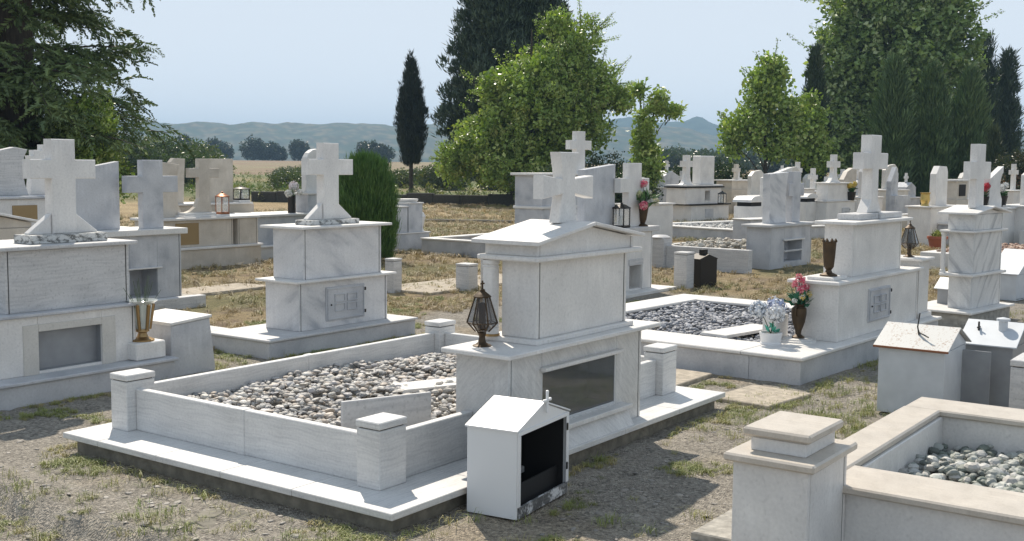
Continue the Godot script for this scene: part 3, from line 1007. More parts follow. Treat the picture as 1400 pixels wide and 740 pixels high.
func second_row_left() -> void:
	# tomb with leaning headstone and cross
	var t := thing("tomb", "marble tomb with slant topped grey headstone beside a plain cross", "tomb", Vector3(7.1, 0, -10.88))
	block(t, "footing", [-0.3, 1.55], [-0.1, 0.03], [0.08, -1.0], M.concrete)
	var hole := [0.68, 1.05, 0.06, 0.38]
	clad(t, "base", [-0.15, 1.385], [0.03, 0.765], [0.0, -0.5], M.marble_grey, hole)
	niche(t, hole, 0.0, 0.3, M.marble_grey)
	block(t, "niche_lintel", [0.64, 1.1], [0.382, 0.4], [0.03, 0.0], M.marble_plain, 0.003)
	block(t, "top_slab", [-0.2, 1.45], [0.767, 0.835], [0.05, -0.55], M.marble_plain, 0.006)
	wing(t, "headstone", [[0.08, 0.835], [0.72, 0.835], [0.72, 1.605], [0.08, 1.49]], -0.32, -0.22, M.marble_grey)
	slab(t, "cross", cross_poly(1.07, 0.835, 1.625, 0.28, 0.7, 1.25, 1.442), -0.18, -0.08, M.marble_grey, 0.006)
	# far left pair of headstones on one base
	var u := thing("tomb", "pale marble tomb with two shaped headstones and a brass plaque behind the weathered tomb", "tomb", Vector3(6.1, 0, -11.1))
	block(u, "base", [-0.9, 1.05], [-0.1, 1.2], [0.0, -0.6], M.marble_plain)
	block(u, "top_slab", [-0.95, 1.1], [1.202, 1.232], [0.04, -0.64], M.marble_grey, 0.006)
	wing(u, "headstone", [[0.0, 1.232], [0.705, 1.232], [0.665, 1.36], [0.645, 1.5], [0.665, 1.64], [0.705, 1.72], [0.56, 1.745], [0.36, 1.7], [0.0, 1.72]], -0.25, -0.15, M.marble_old)
	wing(u, "headstone", [[0.83, 1.232], [1.05, 1.232], [1.05, 1.78], [0.98, 1.78], [0.98, 1.72], [0.88, 1.72], [0.88, 1.66], [0.83, 1.66], [0.86, 1.5], [0.84, 1.36]], -0.42, -0.32, M.marble_plain)
	block(u, "plaque", [0.42, 0.7], [0.98, 1.135], [0.012, 0.0], M.plaque_gold, 0.003)
	var w := thing("tomb", "brownish marble tomb with slanted roof edge behind the weathered tomb", "tomb", Vector3(5.0, 0, -10.2))
	block(w, "base", [-0.6, 1.2], [-0.1, 0.955], [0.0, -0.55], M.marble_beige)
	slab(w, "gable", [Vector2(-0.6, 0.957), Vector2(1.2, 0.957), Vector2(1.2, 1.0), Vector2(0.3, 1.2), Vector2(-0.6, 1.0)], -0.5, -0.02, M.marble_beige, 0.003)
	pitched(w, -0.66, 1.25, 1.0, 1.2, 0.03, -0.58, 0.025, M.marble_plain)

func beige_tombs() -> void:
	var t := thing("tomb", "long beige marble tomb with flared cross and a bronze plaque", "tomb", Vector3(10.4, 0, -14.0))
	block(t, "footing", [-0.3, 2.05], [-0.1, 0.27], [0.06, -0.7], M.marble_beige)
	block(t, "ledge", [-0.32, 2.08], [0.272, 0.31], [0.09, -0.73], M.marble_plain, 0.006)
	clad(t, "base", [0.1, 1.53], [0.31, 0.72], [0.0, -0.55], M.marble_beige)
	clad(t, "end_block", [1.61, 2.02], [0.31, 0.72], [0.02, -0.55], M.marble_beige)
	block(t, "top_slab", [0.05, 2.06], [0.722, 0.76], [0.05, -0.6], M.marble_plain, 0.006)
	block(t, "plaque", [0.42, 0.85], [0.35, 0.68], [0.012, 0.0], M.plaque_gold, 0.003)
	block(t, "cross_foot", [0.62, 1.5], [0.76, 0.79], [-0.03, -0.3], M.marble_plain, 0.006)
	block(t, "cross_foot", [0.66, 1.25], [0.79, 0.83], [-0.06, -0.26], M.marble_plain, 0.006)
	var cx := 1.07
	slab(t, "cross", [Vector2(cx - 0.36, 0.83), Vector2(cx + 0.14, 0.83), Vector2(cx + 0.11, 1.0), Vector2(cx + 0.105, 1.366), Vector2(cx + 0.29, 1.366), Vector2(cx + 0.29, 1.512), Vector2(cx + 0.105, 1.512), Vector2(cx + 0.105, 1.66), Vector2(cx - 0.105, 1.66), Vector2(cx - 0.105, 1.512), Vector2(cx - 0.29, 1.512), Vector2(cx - 0.29, 1.366), Vector2(cx - 0.105, 1.366), Vector2(cx - 0.11, 1.05), Vector2(cx - 0.17, 0.92), Vector2(cx - 0.26, 0.86)], -0.2, -0.11, M.marble_beige, 0.006)
	wing(t, "headstone", [[0.2, 0.76], [0.74, 0.76], [0.74, 0.85], [0.7, 0.95], [0.66, 1.1], [0.66, 1.3], [0.7, 1.45], [0.73, 1.565], [0.34, 1.61], [0.2, 1.61]], -0.36, -0.27, M.marble_beige)
	# second one behind it
	var u := thing("tomb", "beige marble tomb with two square headstones behind the bronze plaque tomb", "tomb", Vector3(11.9, 0, -15.4))
	block(u, "base", [-0.2, 1.7], [-0.1, 0.88], [0.0, -0.6], M.marble_beige)
	block(u, "top_slab", [-0.25, 1.64], [0.882, 0.915], [0.05, -0.65], M.marble_plain, 0.006)
	block(u, "lamp_stand", [1.35, 1.6], [0.915, 0.95], [0.02, -0.2], M.marble_plain, 0.004)
	wing(u, "headstone", [[0.05, 0.915], [0.3, 0.915], [0.34, 1.66], [0.12, 1.67], [0.05, 1.6]], -0.25, -0.15, M.marble_beige)
	wing(u, "headstone", [[0.72, 0.915], [1.36, 0.915], [1.37, 1.67], [0.78, 1.665], [0.72, 1.3]], -0.25, -0.15, M.marble_beige)
	# white tomb with arched headstone left of the clipped conifer
	var w := thing("tomb", "low white marble tomb with arched headstone behind the panelled door tomb", "tomb", Vector3(13.0, 0, -14.4))
	block(w, "footing", [-0.35, 2.1], [-0.1, 0.2], [0.2, -1.3], M.marble_plain)
	block(w, "footing_top", [-0.4, 2.15], [0.202, 0.23], [0.24, -1.34], M.marble_plain, 0.006)
	block(w, "base", [-0.2, 1.9], [0.23, 0.7], [0.0, -0.8], M.marble_grey)
	block(w, "top_slab", [-0.25, 1.95], [0.702, 0.74], [0.05, -0.85], M.marble_plain, 0.006)
	block(w, "headstone_base", [1.05, 1.7], [0.74, 1.05], [-0.1, -0.42], M.marble_grey)
	block(w, "headstone_band", [1.02, 1.73], [1.052, 1.09], [-0.07, -0.45], M.marble_plain, 0.008)
	var arch := [[1.1, 1.09], [1.66, 1.09], [1.66, 1.62]]
	for i in 9:
		var a := PI * i / 8.0
		arch.append([1.38 + 0.28 * cos(a), 1.62 + 0.24 * sin(a)])
	arch.append([1.1, 1.62])
	arch.remove_at(2)
	arch.remove_at(arch.size() - 1)
	wing(w, "headstone", arch, -0.32, -0.2, M.marble_plain)

func middle_tombs() -> void:
	# behind the hero tomb
	var t := thing("tomb", "white marble tomb with slanted headstone and plain cross behind the gabled tomb", "tomb", Vector3(11.2, 0, -7.05))
	block(t, "footing", [-0.4, 2.1], [-0.1, 0.03], [0.2, -0.7], M.marble_plain)
	var hole := [1.18, 1.48, 0.05, 0.43]
	clad(t, "base", [-0.2, 1.76], [0.03, 0.77], [0.0, -0.45], M.marble_plain, hole)
	niche(t, hole, 0.0, 0.3, M.marble_plain)
	block(t, "niche_frame", [1.15, 1.51], [0.35, 0.43], [0.012, -0.015], M.marble_old, 0.003)
	block(t, "niche_frame", [1.49, 1.52], [0.04, 0.348], [0.012, -0.003], M.marble_plain, 0.003)
	block(t, "top_slab", [-0.25, 1.88], [0.772, 0.835], [0.04, -0.5], M.marble_old, 0.006)
	wing(t, "headstone", [[0.36, 0.835], [1.09, 0.835], [1.09, 1.625], [0.36, 1.555]], -0.28, -0.18, M.marble_grey)
	slab(t, "cross", cross_poly(1.41, 0.835, 1.645, 0.32, 0.73, 1.27, 1.452), -0.17, -0.07, M.marble_plain, 0.006)
	# taller cross tomb behind it
	var u := thing("tomb", "tall grey marble tomb with a high white cross on its top slab", "tomb", Vector3(14.2, 0, -9.5))
	block(u, "base", [-0.2, 1.4], [-0.1, 1.45], [0.0, -0.5], M.marble_grey)
	block(u, "band", [-0.22, 1.42], [0.95, 0.99], [0.03, -0.52], M.marble_plain, 0.005)
	block(u, "top_slab", [-0.26, 1.46], [1.452, 1.49], [0.05, -0.55], M.marble_plain, 0.006)
	slab(u, "cross", cross_poly(1.13, 1.49, 2.15, 0.26, 0.64, 1.86, 2.005), -0.25, -0.16, M.marble_plain, 0.006)
	# long kerbed plot with a tomb at its end
	var w := thing("tomb", "grey marble tomb with concave headstone, cross and a long kerbed bed of pale rubble", "tomb", Vector3(16.3, 0, -7.1), 4.0)
	for p in [[-0.3, -1.5]]:
		block(w, "border_post", [-0.32, -0.08], [-0.1, 0.455], [-1.42, -1.7], M.marble_old, 0.006)
		turned(w, "border_post_cap", [[0.0, 0.456], [0.16, 0.456], [0.16, 0.47], [0.1, 0.5], [0.0, 0.505]], M.marble_old, Vector3(-0.2, 0, -1.56), 16)
	block(w, "border_wall", [-0.25, -0.12], [-0.1, 0.34], [0.05, -1.418], M.marble_old)
	block(w, "border_wall", [-0.1, 1.9], [-0.1, 0.34], [-1.52, -1.64], M.marble_old)
	block(w, "border_wall", [1.92, 2.05], [-0.1, 0.34], [-0.5, -1.5], M.marble_old)
	block(w, "bed_fill", [-0.12, 1.92], [-0.1, 0.28], [-0.45, -1.52], M.concrete, 0.004)
	hole = [1.05, 1.7, 0.08, 0.42]
	clad(w, "base", [0.55, 2.05], [-0.05, 0.655], [0.0, -0.42], M.marble_grey, hole)
	niche(w, hole, 0.0, 0.25, M.marble_grey)
	block(w, "niche_lintel", [1.0, 1.75], [0.425, 0.45], [0.03, 0.0], M.marble_plain, 0.003)
	block(w, "niche_bar", [1.05, 1.7], [0.24, 0.27], [0.01, -0.02], M.marble_old, 0.003)
	block(w, "top_slab", [0.45, 2.15], [0.657, 0.7], [0.05, -0.47], M.marble_old, 0.006)
	wing(w, "headstone", [[0.9, 0.7], [1.5, 0.7], [1.47, 0.9], [1.45, 1.1], [1.5, 1.4], [1.54, 1.53], [0.88, 1.5]], -0.33, -0.2, M.marble_veined)
	slab(w, "cross", cross_poly(1.82, 0.7, 1.54, 0.3, 0.56, 1.13, 1.35), -0.3, -0.18, M.marble_grey, 0.006)
	# block tomb past the clipped conifer
	var y := thing("tomb", "small white block tomb with round capped pillar past the clipped conifer", "tomb", Vector3(15.75, 0, -13.9), 0.0)
	block(y, "footing", [0.0, 0.9], [-0.1, 0.3], [0.0, -0.5], M.marble_grey)
	block(y, "footing_top", [-0.02, 0.92], [0.302, 0.325], [0.02, -0.52], M.marble_plain, 0.005)
	block(y, "side_block", [0.03, 0.3], [0.325, 0.8], [-0.03, -0.4], M.marble_grey)
	block(y, "side_block_top", [0.01, 0.31], [0.802, 0.825], [-0.01, -0.42], M.marble_plain, 0.005)
	block(y, "pillar", [0.315, 0.72], [0.325, 0.86], [-0.02, -0.42], M.marble_grey)
	block(y, "pillar_top", [0.3, 0.74], [0.862, 0.885], [0.0, -0.44], M.marble_plain, 0.005)
	turned(y, "pillar_cap", [[0.0, 0.885], [0.17, 0.885], [0.18, 0.9], [0.2, 0.93], [0.2, 0.95], [0.0, 0.955]], M.marble_plain, Vector3(0.52, 0, -0.22), 20)
	# empty kerbed plot
	var k := thing("grave", "empty plot with high grey marble kerb behind the river stone bed", "grave", Vector3(15.6, 0, -11.76))
	block(k, "border_wall", [0.0, 0.14], [-0.1, 0.25], [0.0, -1.45], M.marble_grey)
	block(k, "border_wall", [0.142, 2.6], [-0.1, 0.25], [-1.31, -1.45], M.marble_grey)
	block(k, "border_wall", [0.142, 2.6], [-0.1, 0.25], [0.0, -0.14], M.marble_grey)
	block(k, "coping", [-0.02, 0.17], [0.252, 0.28], [0.02, -1.47], M.marble_plain, 0.005)
	block(k, "coping", [0.172, 2.62], [0.252, 0.28], [-1.28, -1.47], M.marble_plain, 0.005)
	block(k, "coping", [0.172, 2.62], [0.252, 0.28], [0.02, -0.17], M.marble_plain, 0.005)
	# short posts of a cleared plot
	for a in [[10.56, -9.4, "free standing square marble post on bare soil near the clipped conifer", 0.42, 0.17, 0.15], [11.3, -8.78, "stout square marble post on paving behind the river stone bed", 0.34, 0.2, 0.22], [11.72, -8.78, "slim grey marble post beside the stout post behind the gabled tomb", 0.38, 0.16, 0.14]]:
		var p := thing("marble_post", a[2], "post", Vector3(a[0], 0, a[1]))
		post(p, 0.0, a[4], 0.0, -a[5], -0.08, a[3], 0.03, M.marble_old)
	var s := thing("marble_post", "white marble post standing beside the black metal shrine", "post", Vector3(13.45, 0, -6.79))
	post(s, 0.0, 0.22, 0.0, -0.2, -0.08, 0.47, 0.03, M.marble_old)

# ---------------------------------------------------------------- graves farther back
func flared_cross(t: Node3D, cx: float, y0: float, y1: float, sw: float, aw: float, a0: float, a1: float, fw: float, z: float, th: float, m: Material) -> void:
	var s := sw * 0.5
	var w := aw * 0.5
	var h := y1 - y0
	var pts := []
	for k in [[-1.0, 0], [1.0, 1]]:
		pass
	var left := [Vector2(cx - fw * 0.5, y0), Vector2(cx - fw * 0.36, y0 + h * 0.05), Vector2(cx - fw * 0.24, y0 + h * 0.16), Vector2(cx - s, y0 + h * 0.34), Vector2(cx - s, a0), Vector2(cx - w, a0), Vector2(cx - w, a1), Vector2(cx - s, a1), Vector2(cx - s, y1)]
	for p in left:
		pts.append(p)
	for i in range(left.size() - 1, -1, -1):
		pts.append(Vector2(2.0 * cx - left[i].x, left[i].y))
	slab(t, "cross", pts, z - th * 0.5, z + th * 0.5, m, 0.006)

func house_box(t: Node3D, called: String, w: float, d: float, ye: float, ya: float, over: float, wall: Material, roof: Material, y0 := 0.0) -> void:
	# closed metal or marble box with pitched lid, gable on the front
	slab(t, called, [Vector2(0, y0), Vector2(w, y0), Vector2(w, ye), Vector2(w * 0.5, ya), Vector2(0, ye)], -d, 0, wall, 0.004)
	pitched(t, -over, w + over, ye - over * (ya - ye) / (w * 0.5) + 0.001, ya + 0.001, over, -d - over, 0.012, roof, 0.003)

func make_far_graves() -> void:
	# paired headstones on a black banded base
	var t := thing("tomb", "white tomb with black trim, flared cross and square pillar stone on two tiers", "tomb", Vector3(29.9, 0, -15.0), 6.0)
	block(t, "lower", [0.0, 2.1], [-0.1, 0.47], [0.0, -0.8], M.marble_plain)
	block(t, "band", [-0.05, 2.15], [0.472, 0.51], [0.05, -0.85], M.soot_shade_black, 0.004)
	var hole := [0.85, 1.15, 0.6, 0.9]
	clad(t, "upper", [-0.2, 1.8], [0.51, 0.985], [-0.08, -0.75], M.marble_plain, hole)
	niche(t, hole, -0.08, 0.4, M.marble_plain)
	block(t, "niche_plate", [0.75, 1.2], [0.1, 0.36], [0.012, 0.0], M.marble_grey, 0.003)
	block(t, "band", [-0.27, 1.87], [0.987, 1.03], [-0.03, -0.8], M.soot_shade_black, 0.004)
	block(t, "top_slab", [-0.22, 1.82], [1.032, 1.08], [-0.06, -0.78], M.marble_plain, 0.006)
	flared_cross(t, 0.22, 1.08, 1.95, 0.22, 0.5, 1.6, 1.78, 0.62, -0.35, 0.14, M.marble_plain)
	block(t, "pillar_stone", [0.78, 1.55], [1.08, 1.94], [-0.2, -0.5], M.marble_plain, 0.02)
	# beige tomb beyond
	t = thing("tomb", "plain beige block tomb with small cross beyond the black trimmed tomb", "tomb", Vector3(35.5, 0, -16.3), 8.0)
	block(t, "base", [0.0, 1.7], [-0.1, 0.85], [0.0, -0.8], M.marble_beige)
	block(t, "upper", [0.1, 1.6], [0.85, 1.13], [-0.08, -0.7], M.marble_beige)
	block(t, "top_slab", [0.02, 1.68], [1.132, 1.18], [-0.02, -0.76], M.marble_plain, 0.006)
	slab(t, "cross", cross_poly(0.8, 1.18, 1.72, 0.16, 0.4, 1.44, 1.58), -0.42, -0.32, M.marble_beige)
	# raised plot with white chippings
	t = thing("grave", "raised marble plot of white chippings with a block at its corner", "grave", Vector3(22.25, 0, -10.17), 15.0)
	block(t, "border_wall", [0.0, 0.18], [-0.1, 0.25], [0.0, -2.7], M.marble_grey)
	block(t, "border_wall", [0.182, 3.4], [-0.1, 0.25], [-2.52, -2.7], M.marble_grey)
	block(t, "border_wall", [0.182, 3.4], [-0.1, 0.25], [0.0, -0.18], M.marble_grey)
	block(t, "coping", [-0.03, 0.22], [0.252, 0.285], [0.03, -2.73], M.marble_plain, 0.006)
	block(t, "coping", [0.222, 3.42], [0.252, 0.285], [-2.48, -2.73], M.marble_plain, 0.006)
	block(t, "coping", [0.222, 3.42], [0.252, 0.285], [0.03, -0.22], M.marble_plain, 0.006)
	block(t, "bed_fill", [0.18, 3.4], [-0.1, 0.2], [-0.18, -2.52], M.marble_plain, 0.004)
	block(t, "corner_block", [-0.05, 0.9], [-0.1, 0.5], [0.5, 0.035], M.marble_grey)
	block(t, "corner_block_top", [-0.08, 0.93], [0.502, 0.525], [0.53, 0.032], M.marble_plain, 0.005)
	# ossuary boxes with curved lids
	for a in [[23.4, -10.3, 0.56, 0.42, 0.74, 0.97, "white ossuary box with domed lid behind the concave headstone tomb"], [27.0, -10.4, 0.52, 0.36, 0.76, 0.97, "small white ossuary box with domed lid beside the flared cross tomb"]]:
		t = thing("ossuary", a[6], "ossuary", Vector3(a[0], 0, a[1]), 8.0)
		block(t, "box_body", [0.0, a[2]], [-0.1, a[4]], [0.0, -a[3]], M.marble_plain)
		block(t, "slot_shade", [0.06, a[2] - 0.06], [a[4], a[4] + 0.1], [-0.02, -a[3] + 0.04], M.soot_shade_black, 0.003)  # solid black block painting the shade of the gap under the lid
		var arc := []
		for i in 9:
			var an := PI * i / 8.0
			arc.append(Vector2(a[2] * 0.5 + (a[2] * 0.5 + 0.03) * cos(an), a[4] + 0.09 + (a[5] - a[4] - 0.09) * sin(an)))
		slab(t, "lid", arc, -a[3] - 0.03, 0.03, M.marble_plain, 0.004)
	# white two tier tomb with flared cross
	t = thing("tomb", "white two tier tomb with tall flared cross among the farther rows", "tomb", Vector3(27.46, 0, -10.05), 8.0)
	block(t, "lower", [0.0, 1.5], [-0.1, 0.76], [0.0, -0.42], M.marble_plain)
	block(t, "shelf", [-0.03, 1.53], [0.762, 0.785], [0.03, -0.45], M.marble_plain, 0.005)
	block(t, "upper", [0.15, 1.3], [0.785, 1.21], [-0.05, -0.38], M.marble_plain)
	block(t, "top_slab", [0.1, 1.36], [1.212, 1.245], [0.0, -0.42], M.marble_plain, 0.006)
	niche_door(t, 0.8, 1.2, 0.25, 0.6, 0.0, M.marble_grey)
	flared_cross(t, 0.7, 1.245, 1.95, 0.17, 0.5, 1.62, 1.78, 0.6, -0.22, 0.12, M.marble_plain)
	# slanted headstones
	t = thing("headstone", "slant topped white headstone rising behind the concave headstone", "headstone", Vector3(25.9, 0, -10.75), 8.0)
	wing(t, "stone", [[-0.5, -0.1], [0.75, -0.1], [0.75, 1.62], [-0.5, 1.36]], -0.14, 0.0, M.marble_plain)
	t = thing("headstone", "brownish curved headstone beyond the white flared cross tomb", "headstone", Vector3(34.9, 0, -12.3), 8.0)
	wing(t, "stone", [[0.0, -0.1], [0.95, -0.1], [0.95, 1.6], [0.7, 1.62], [0.35, 1.5], [0.1, 1.25]], -0.16, 0.0, M.marble_beige)
	block(t, "stone_base", [-0.15, 1.1], [-0.1, 0.7], [0.16, 0.005], M.marble_beige)
	t = thing("tomb", "white tomb with round shouldered stone in front of the triple cypress", "tomb", Vector3(35.3, 0, -11.9), 8.0)
	block(t, "base", [0.0, 1.7], [-0.1, 0.66], [0.0, -0.7], M.marble_plain)
	block(t, "top_slab", [-0.04, 1.74], [0.662, 0.7], [0.04, -0.74], M.marble_plain, 0.006)
	wing(t, "headstone", [[0.55, 0.7], [1.1, 0.7], [1.1, 1.5], [1.0, 1.66], [0.65, 1.66], [0.55, 1.5]], -0.3, -0.18, M.marble_plain)
	t = thing("headstone", "upright grey headstone with sloping shoulder against the triple cypress", "headstone", Vector3(36.3, 0, -11.2), 8.0)
	wing(t, "stone", [[0.0, -0.1], [0.5, -0.1], [0.5, 1.45], [0.34, 1.66], [0.0, 1.2]], -0.16, 0.0, M.marble_grey)
	block(t, "stone_base", [-0.1, 1.0], [-0.1, 0.75], [0.2, 0.005], M.marble_grey)
	# low bordered plot before the cypresses
	t = thing("grave", "long low beige bordered plot in front of the triple cypress", "grave", Vector3(30.5, 0, -8.3), 8.0)
	for e in [[0.0, 0.2, 0.0, -1.6], [0.202, 2.4, -1.4, -1.6], [0.202, 2.4, 0.0, -0.2]]:
		block(t, "border_wall", [e[0], e[1]], [-0.1, 0.3], [e[2], e[3]], M.marble_beige)
		block(t, "coping", [e[0] - 0.015, e[1] + 0.0], [0.302, 0.34], [e[2] + 0.01, e[3] - 0.01], M.marble_plain, 0.006)
	# tomb with the round shouldered stele
	t = thing("tomb", "white tomb with tall clipped corner stele and golden vase in front of the triple cypress", "tomb", Vector3(24.1, 0, -6.55), 8.0)
	block(t, "base", [-0.1, 1.4], [-0.1, 0.8], [0.0, -0.5], M.marble_plain)
	block(t, "top_slab", [-0.15, 1.45], [0.802, 0.835], [0.04, -0.55], M.marble_plain, 0.006)
	block(t, "step", [0.25, 1.3], [-0.1, 0.45], [0.25, 0.005], M.marble_grey)
	block(t, "step_top", [0.22, 1.33], [0.452, 0.48], [0.28, 0.002], M.marble_plain, 0.004)
	wing(t, "stele", [[0.42, 0.835], [1.0, 0.835], [1.0, 1.55], [0.93, 1.66], [0.58, 1.67], [0.42, 1.5]], -0.28, -0.14, M.marble_plain)
	# box tomb with lantern opening, its shade a dark plate on the front
	t = thing("ossuary", "small beige stone box with lantern opening behind the block cross", "ossuary", Vector3(27.3, 0, -6.9), 8.0)
	block(t, "box_body", [0.0, 0.8], [-0.1, 0.9], [0.0, -0.4], M.marble_beige)
	block(t, "box_upper", [0.08, 0.7], [0.9, 1.32], [-0.04, -0.36], M.marble_beige)
	block(t, "box_lid", [0.04, 0.74], [1.322, 1.37], [0.0, -0.4], M.marble_plain, 0.006)
	block(t, "opening_shade", [0.2, 0.55], [0.98, 1.25], [-0.02, -0.039], M.soot_shade_black, 0.002)  # black plate on the face, painted shade in place of a hollow
	# curved headstone tombs at the end of the row
	t = thing("tomb", "white tomb with concave curved headstone and flower pots past the pillar tomb", "tomb", Vector3(22.6, 0, -5.15), 8.0)
	block(t, "base", [0.0, 2.0], [-0.1, 0.83], [0.0, -0.5], M.marble_plain)
	block(t, "top_slab", [-0.04, 2.04], [0.832, 0.865], [0.04, -0.54], M.marble_plain, 0.006)
	wing(t, "headstone", [[0.55, 0.865], [1.2, 0.865], [1.2, 1.02], [1.1, 1.15], [1.08, 1.35], [1.15, 1.5], [1.22, 1.55], [1.22, 1.67], [0.55, 1.42]], -0.3, -0.18, M.marble_plain)
	t = thing("tomb", "white tomb with sloped headstone beside the concave headstone tomb", "tomb", Vector3(24.0, 0, -4.75), 8.0)
	block(t, "base", [0.0, 2.2], [-0.1, 0.86], [0.0, -0.55], M.marble_plain)
	block(t, "top_slab", [-0.04, 2.24], [0.862, 0.9], [0.04, -0.6], M.marble_plain, 0.006)
	block(t, "step", [-0.3, 2.0], [-0.1, 0.42], [0.35, 0.005], M.marble_plain)
	wing(t, "headstone", [[0.5, 0.9], [1.3, 0.9], [1.3, 1.65], [1.0, 1.67], [0.5, 1.5]], -0.3, -0.18, M.marble_plain)
	# plot of reddish chippings
	t = thing("grave", "bordered plot of reddish chippings past the pillar tomb", "grave", Vector3(18.6, 0, -3.9), 8.0)
	for e in [[0.0, 0.2, 0.0, -1.4], [0.202, 2.6, -1.2, -1.4], [0.202, 2.6, 0.0, -0.2]]:
		block(t, "border_wall", [e[0], e[1]], [-0.1, 0.26], [e[2], e[3]], M.marble_plain, 0.008)
	block(t, "bed_fill", [0.2, 2.6], [-0.1, 0.24], [-0.2, -1.2], M.paving_tan, 0.004)
	# small white cross and block far behind the flower vase
	t = thing("tomb", "small white cross tomb behind the pink flower vase", "tomb", Vector3(20.6, 0, -11.4), 8.0)
	block(t, "base", [-0.3, 1.0], [-0.1, 0.8], [0.0, -0.5], M.marble_plain)
	block(t, "top_slab", [-0.34, 1.04], [0.802, 0.835], [0.04, -0.54], M.marble_plain, 0.006)
	slab(t, "cross", cross_poly(0.0, 0.835, 1.55, 0.15, 0.42, 1.22, 1.38), -0.28, -0.18, M.marble_plain)
	t = thing("tomb", "low white block tomb beside the brown metal shrine", "tomb", Vector3(28.0, 0, -15.6), 0.0)
	block(t, "base", [0.0, 0.75], [-0.1, 0.58], [0.0, -0.5], M.marble_plain)
	block(t, "top_slab", [-0.03, 0.78], [0.582, 0.615], [0.03, -0.53], M.marble_plain, 0.006)
	# more stones in the deep rows
	var deep := [[33.5, -14.2, 0.9, "low white tomb in the deep rows beside the beige block tomb"], [38.2, -14.6, 1.0, "white block tomb deep behind the slanted headstone"], [40.5, -13.2, 1.0, "pale tomb with small cross far behind the flared cross tomb"], [42.0, -15.5, 0.8, "squat pale tomb at the cemetery edge by the young trees"]]
	for i in deep.size():
		var a: Array = deep[i]
		t = thing("tomb", a[3], "tomb", Vector3(a[0], 0, a[1]), 8.0)
		block(t, "base", [0.0, 1.6], [-0.1, 0.75 * a[2]], [0.0, -0.8], M.marble_plain)
		block(t, "top_slab", [-0.05, 1.65], [0.75 * a[2] + 0.002, 0.75 * a[2] + 0.04], [0.05, -0.85], M.marble_plain, 0.006)
		slab(t, "cross", cross_poly(0.8, 0.75 * a[2] + 0.04, 1.6 * a[2], 0.18, 0.5, 1.2 * a[2], 1.36 * a[2]), -0.4, -0.28, M.marble_plain)
	# small tombs of the farthest rows
	var spots := [[36.5, -16.6], [34.8, -15.2], [40.2, -16.6], [37.0, -14.6], [42.7, -16.4], [39.8, -13.6], [45.4, -15.0], [38.3, -11.9], [42.8, -12.6], [44.5, -15.7], [33.6, -13.6], [34.5, -18.4], [38.5, -19.9], [38.1, -9.3], [43.7, -10.1], [41.8, -8.7]]
	for i in spots.size():
		var kind := i % 3
		var y := 0.5 + 0.12 * (i % 4)
		t = thing("tomb", ["small white cross tomb in the farthest rows before the trees", "small white headstone tomb in the farthest rows before the trees", "small white gabled box tomb in the farthest rows before the trees"][kind], "tomb", Vector3(spots[i][0], 0, spots[i][1]), 4.0 + (i * 5) % 13, "small tombs of the farthest rows")
		var m: Material = [M.marble_plain, M.marble_grey, M.marble_warm][(i * 2) % 3]
		block(t, "base", [0.0, 1.3], [-0.1, y], [0.0, -0.7], m)
		block(t, "top_slab", [-0.04, 1.34], [y + 0.002, y + 0.04], [0.04, -0.74], M.marble_plain, 0.006)
		if kind == 0:
			slab(t, "cross", cross_poly(0.65, y + 0.04, y + 0.95, 0.16, 0.5, y + 0.58, y + 0.74), -0.4, -0.28, m)
		elif kind == 1:
			wing(t, "headstone", [[0.25, y + 0.04], [1.05, y + 0.04], [1.05, y + 0.75], [0.85, y + 0.9], [0.45, y + 0.85], [0.25, y + 0.7]], -0.42, -0.28, m)
		else:
			slab(t, "gable", [Vector2(0.2, y + 0.04), Vector2(1.1, y + 0.04), Vector2(1.1, y + 0.42), Vector2(0.65, y + 0.6), Vector2(0.2, y + 0.42)], -0.6, -0.1, m, 0.004)
			slab(t, "cross", cross_poly(0.65, y + 0.6, y + 0.95, 0.1, 0.28, y + 0.74, y + 0.83), -0.36, -0.28, M.marble_plain)
	# low wall at the back of the cemetery
	var wl := thing("boundary_wall", "low dark stone wall along the back of the cemetery", "wall", Vector3(31.9, 0, -36.3), 67.2)
	for i in 12:
		var x := i * 1.13
		block(wl, "wall_block", [x, x + 1.125], [-0.2, 0.42 + 0.04 * sin(i * 2.3)], [0.0, -0.35], M.wall_dark, 0.03)
	# kerb crossing the dry grass
	var k := thing("concrete_kerb", "long low concrete kerb crossing the dry grass before the dark wall", "kerb", Vector3(24.4, 0, -20.6), 62.0)
	for i in 5:
		block(k, "kerb_stone", [1.1 * i, 1.1 * i + 1.08], [-0.1, 0.07], [0.0, -0.2], M.concrete_dark, 0.02)

# ---------------------------------------------------------------- lanterns, vases, shrines, flowers
func small_cross(t: Node3D, at: Vector3, h: float, w: float, r: float, m: Material, trefoil := false) -> void:
	var g := G.new()
	g.box(at.x - r, at.x + r, at.y, at.y + h, at.z - r, at.z + r, r * 0.4)
	g.box(at.x - w * 0.5, at.x - r, at.y + h * 0.55, at.y + h * 0.55 + 2.0 * r, at.z - r, at.z + r, r * 0.4)
	g.box(at.x + r, at.x + w * 0.5, at.y + h * 0.55, at.y + h * 0.55 + 2.0 * r, at.z - r, at.z + r, r * 0.4)
	if trefoil:
		for p in [Vector3(-w * 0.5, h * 0.55 + r, 0), Vector3(w * 0.5, h * 0.55 + r, 0), Vector3(0, h, 0)]:
			g.lathe([[0.0, -r * 1.5], [r * 1.3, -r * 0.8], [r * 1.3, r * 0.8], [0.0, r * 1.5]], 8, at + p)
	part(t, "cross", g, m)

